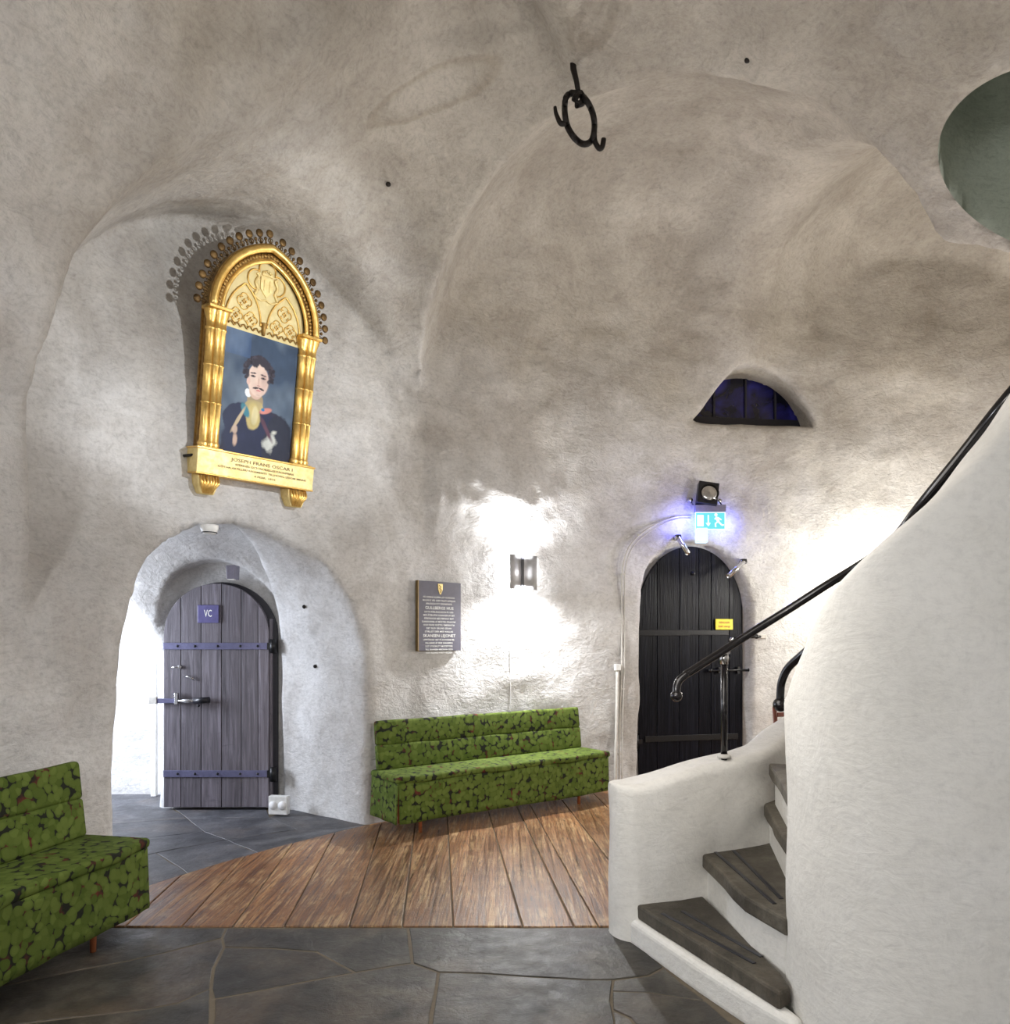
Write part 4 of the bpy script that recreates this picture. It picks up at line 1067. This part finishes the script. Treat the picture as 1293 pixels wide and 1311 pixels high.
# tympanum with tracery
PH = BH+.80
tp_ = [(-.262, PH)]+[(x, z+ZS) for x, z in pointed(HWD-.10, RISE-.115) if abs(x) < .31]+[(.262, PH)]
tp_ = [(-.30, PH), (-.30, ZS)]+[(x, z+ZS) for x, z in pointed(HWD-.10, RISE-.115)][1:-1]+[(.30, ZS), (.30, PH)]
ty = MB().prism_xz(tp_, .0, .03).build('tympanum', M['goldpanel'], fr)
mb = MB()
def crv(pts, r_=.0052, n=5, closed=False): mb.tube([(p[0], -.006, p[1]) for p in spline(pts, n)], r_, 7)
for sx in (-1, 1):                                           # two small pointed lights
    o_ = [(sx*.148+x, PH+.06+z) for x, z in pointed(.125, .235, 8)]; crv(o_, .0062, 3)
    for cx, cz, rr in ((sx*.148, PH+.185, .046), (sx*.148-.052, PH+.085, .042), (sx*.148+.052, PH+.085, .042)):
        for k in range(4):                                   # quatrefoils
            a0 = PI/4+k*PI/2; c_ = (cx+rr*.5*math.cos(a0+PI/4), cz+rr*.5*math.sin(a0+PI/4))
            am = a0+PI/4
            crv([(c_[0]+rr*.62*math.cos(am+d_), c_[1]+rr*.62*math.sin(am+d_)) for d_ in (-1.9, -1.2, -.4, .4, 1.2, 1.9)], .0036, 3)
        for k in range(4): mb.ball((cx+.011*math.cos(k*PI/2), -.004, cz+.011*math.sin(k*PI/2)), .007, 6)
tc_ = (0, PH+.345)
for k, (dx, dz) in enumerate(((0, .072), (-.075, .0), (.075, .0), (0, -.05))):      # large central foil
    am = math.atan2(dz, dx); rr = .062
    if k == 3: continue
    crv([(tc_[0]+dx+rr*math.cos(am+d_), tc_[1]+dz+rr*math.sin(am+d_)) for d_ in (-1.9, -1.2, -.4, .4, 1.2, 1.9)], .0055, 4)
tr = mb.build('tracery', M['gold'], ty)
mb = MB()                                                    # coat of arms in low relief
mb.prism_xz([(-.045, PH+.375), (.045, PH+.375), (.045, PH+.30), (.0, PH+.25), (-.045, PH+.30)], -.010, .0)
for k in range(5): mb.ball((-.03+.015*k, -.008, PH+.405+.006*(2-abs(k-2))), .0085, 8)
mb.box((0, -.006, PH+.392), (.075, .012, .012))
for sx in (-1, 1):
    mb.tube([(p[0], -.006, p[1]) for p in spline([(sx*.085, PH+.25), (sx*.065, PH+.29), (sx*.08, PH+.33), (sx*.06, PH+.37), (sx*.075, PH+.385)], 4)], .010, 8)
    mb.tube([(p[0], -.006, p[1]) for p in spline([(0, PH+.235), (sx*.04, PH+.225), (sx*.09, PH+.245)], 4)], .006, 8)
    mb.tube([(sx*.02, -.012, PH+.36), (sx*.02, -.012, PH+.29)], .004, 6)
mb.build('coat_of_arms', M['goldmatte'], ty, bevel=.002)
mb = MB()                                                    # leaf sprays and centre corbel under the lights
mb.lathe([(0, -.05), (.012, -.045), (.014, .0), (.022, .02), (.028, .03), (.0, .035)], (0, -.008, PH+.055), 12)
for sx in (-1, 1):
    for k in range(5):
        x = sx*(.05+.045*k); mb.tube([(p[0], -.006, p[1]) for p in spline([(x-.02, PH+.025+.006*(k % 2)), (x, PH+.04), (x+.02, PH+.02), (x+.03, PH+.035)], 3)], .0055, 6)
mb.build('leaf_spray', M['golddark'], ty)
# cresting: discs on stems all round the arch
cr = pointed(HWD+.005, RISE+.005, 60); d_ = np.array(cr); seg = np.linalg.norm(np.diff(d_, axis=0), axis=1); cum = np.concatenate([[0], np.cumsum(seg)])
ND = 21
for k in range(ND*2-1):
    s_ = cum[-1]*(.012+.976*k/(ND*2-2)); i = min(np.searchsorted(cum, s_), len(cum)-1); i = max(i, 1); f = (s_-cum[i-1])/seg[i-1]
    p = d_[i-1]*(1-f)+d_[i]*f; tg = (d_[i]-d_[i-1])/seg[i-1]; nr = np.array([-tg[1], tg[0]])
    big = k % 2 == 0; L_ = .060 if big else .028
    e = p+nr*L_; mb = MB()
    mb.tube([(p[0], -.02, p[1]+ZS), ((p[0]+e[0])/2, -.02, (p[1]+e[1])/2+ZS), (e[0], -.02, e[1]+ZS)], [.008, .005, .005], 7)
    mb.lathe([(0, -.006), (.0235 if big else .010, -.004), (.026 if big else .0115, .0), (.0235 if big else .010, .006), (.012 if big else .004, .009), (0, .009)], (e[0], -.02, e[1]+ZS), 14 if big else 8, Matrix.Rotation(PI/2, 4, 'X'))
    if big:
        for sg in (-1, 1): mb.tube([(p[0]+tg[0]*sg*.004, -.02, p[1]+tg[1]*sg*.004+ZS), (p[0]+tg[0]*sg*.018+nr[0]*.018, -.02, p[1]+tg[1]*sg*.018+nr[1]*.018+ZS), (p[0]+tg[0]*sg*.008+nr[0]*.032, -.02, p[1]+tg[1]*sg*.008+nr[1]*.032+ZS)], .0035, 6)
    mb.build('crest_disc' if big else 'crest_bud', M['goldcrest'], fr)
MB().prism_xz([(-.40, BH)]+[(x, z+ZS) for x, z in pointed(HWD, RISE)]+[(.40, BH)], .045, .065).build('back_board', M['golddark'], fr)

# the painting itself: a generic uniformed sitter, painted colour on a flat canvas
nx, nz = 150, 220; pw, ph_ = .54, .80
U, Vv = np.meshgrid(np.linspace(-.5, .5, nx), np.linspace(0, 1, nz), indexing='ij'); Ux = U*pw/ph_; img = np.zeros((nx, nz, 3))
nr_ = np.random.RandomState(3)
def fbm(U, V, sc, seed):
    r = np.random.RandomState(seed); o = 0
    for oc in range(4):
        for _ in range(6):
            k = r.normal(size=2)*sc*2**oc; o = o+np.sin(k[0]*U+k[1]*V+r.uniform(0, 6.3))/2**oc/3
    return o
f1 = fbm(Ux, Vv, 5, 1); f2 = fbm(Ux, Vv, 26, 2)
bg = np.array([.045, .07, .115])+np.clip(.5+.55*f1, 0, 1)[..., None]*np.array([.20, .24, .26])*(np.clip(Vv*1.25, .25, 1)[..., None])
bg = np.where((Vv > .8)[..., None] & (Ux < -.1)[..., None], bg*.8+np.array([.02, .05, .13])*.6, bg); img[:] = bg
def el(cx, cz, rx, rz_, col, ang=0, soft=.08, n=0):
    c, s = math.cos(ang), math.sin(ang); X_ = (Ux+.01)/1.27-.01; Z_ = (Vv-.50)/1.20+.50
    a = ((X_-cx)*c+(Z_-cz)*s)/rx; b = (-(X_-cx)*s+(Z_-cz)*c)/rz_
    d = np.sqrt(a*a+b*b)+n*f2; m = np.clip((1-d)/soft, 0, 1)[..., None]; img[:] = img*(1-m)+np.array(col)*m
navy = (.018, .024, .060)
el(-.01, .02, .27, .40, (.020, .022, .045), n=.04); el(-.13, .33, .125, .11, navy, .55, n=.05); el(.11, .33, .13, .10, (.03, .028, .05), -.45, n=.05)
el(-.02, .22, .24, .24, navy, soft=.15, n=.04); el(.16, .18, .12, .24, (.022, .026, .045), n=.04)
el(-.025, .475, .060, .075, (.34, .27, .16)); el(-.02, .44, .075, .04, (.42, .34, .16), n=.1)                 # collar
el(-.03, .37, .055, .10, (.52, .42, .17), 0, .2, .1); el(-.02, .385, .030, .07, (.62, .55, .30), 0, .3, .1); el(-.09, .40, .028, .06, (.05, .20, .26), .5, .3)
el(.055, .425, .055, .022, (.55, .22, .18), .4, .3); el(.035, .43, .014, .011, (.03, .16, .34))
el(-.135, .33, .013, .12, (.50, .40, .26), -.45, .4, .1); el(-.155, .26, .022, .035, (.50, .38, .30), 0, .4, .1); el(-.15, .19, .022, .045, (.50, .36, .28), 0, .4, .15)
el(.11, .22, .060, .085, (.52, .54, .50), -.3, .5, .30); el(.13, .29, .035, .03, (.55, .56, .50), 0, .5, .3)      # breast star
el(.07, .30, .02, .12, (.10, .045, .07), .55, .5, .1)
el(-.08, .52, .022, .03, (.75, .77, .78), .3)                                                                # shirt point
el(-.025, .545, .050, .060, (.60, .42, .33))                                                                 # neck
el(-.015, .62, .078, .115, (.70, .54, .45)); el(-.005, .565, .055, .055, (.66, .48, .40), 0, .4); el(.03, .62, .04, .09, (.56, .40, .34), 0, .6); el(-.082, .60, .014, .026, (.64, .44, .37))
hr_ = np.random.RandomState(9)
for k in range(150):                                         # loose curls
    a_ = hr_.uniform(-.35, PI+.35); q1 = .085+hr_.uniform(-.010, .022); q2 = .105+hr_.uniform(-.012, .022)
    cx, cz = -.012+q1*math.cos(a_)*1.05, .660+q2*math.sin(a_)*.95
    sh_ = hr_.uniform(.5, 1.6); rr = hr_.uniform(.010, .022)
    el(cx, cz, rr, rr*.8, (.040*sh_, .034*sh_, .046*sh_), hr_.uniform(0, 3), .5, .1)
for k in range(30):
    cx = hr_.uniform(-.065, .06); el(cx, .735-abs(cx)*.25+hr_.uniform(-.012, .03), .020, .013, (.04, .034, .045), hr_.uniform(0, 3), .5, .1)
for cx in (-.052, .022): el(cx, .640, .020, .0075, (.16, .11, .10)); el(cx, .640, .007, .0065, (.02, .02, .03)); el(cx, .660, .024, .0055, (.09, .06, .06), .12 if cx < 0 else -.12)
el(-.010, .612, .008, .038, (.56, .38, .31), 0, .5); el(-.008, .583, .015, .007, (.48, .28, .24), 0, .4)
el(-.028, .565, .024, .007, (.05, .035, .04), .25); el(.014, .565, .022, .007, (.05, .035, .04), -.25); el(-.008, .550, .018, .006, (.55, .20, .20)); el(-.008, .520, .02, .008, (.58, .42, .35), 0, .6)
img *= (1+.07*f2[..., None])
mb = MB(); mb.grid(lambda a, b: (-pw/2+pw*a, -.006, BH+ph_*b), nx, nz, False)
ob = mb.build('painting', M['painting'], fr, recalc=False)
me = ob.data; ca = me.color_attributes.new('paint', 'FLOAT_COLOR', 'POINT'); arr = np.ones((nx*nz, 4)); arr[:, :3] = np.clip(img.reshape(-1, 3), 0, 1); ca.data.foreach_set('color', arr.ravel())
MB().prism_xz([(-pw/2, BH), (-pw/2, BH+ph_), (pw/2, BH+ph_), (pw/2, BH)], .0, .012).build('canvas_backing', M['windark'], fr)
# wall hook the shelf hangs from
q = Vector((-2.17, 4.93, 2.70)); e_ = empty('wall_bracket', tuple(q), 0, 'thin black iron peg in the wall at the left end of the gilded shelf', 'bracket')
MB().tube([(-.14, .10, .0), (.12, -.02, -.01)], .010, 8).build('peg', M['rust'], e_)
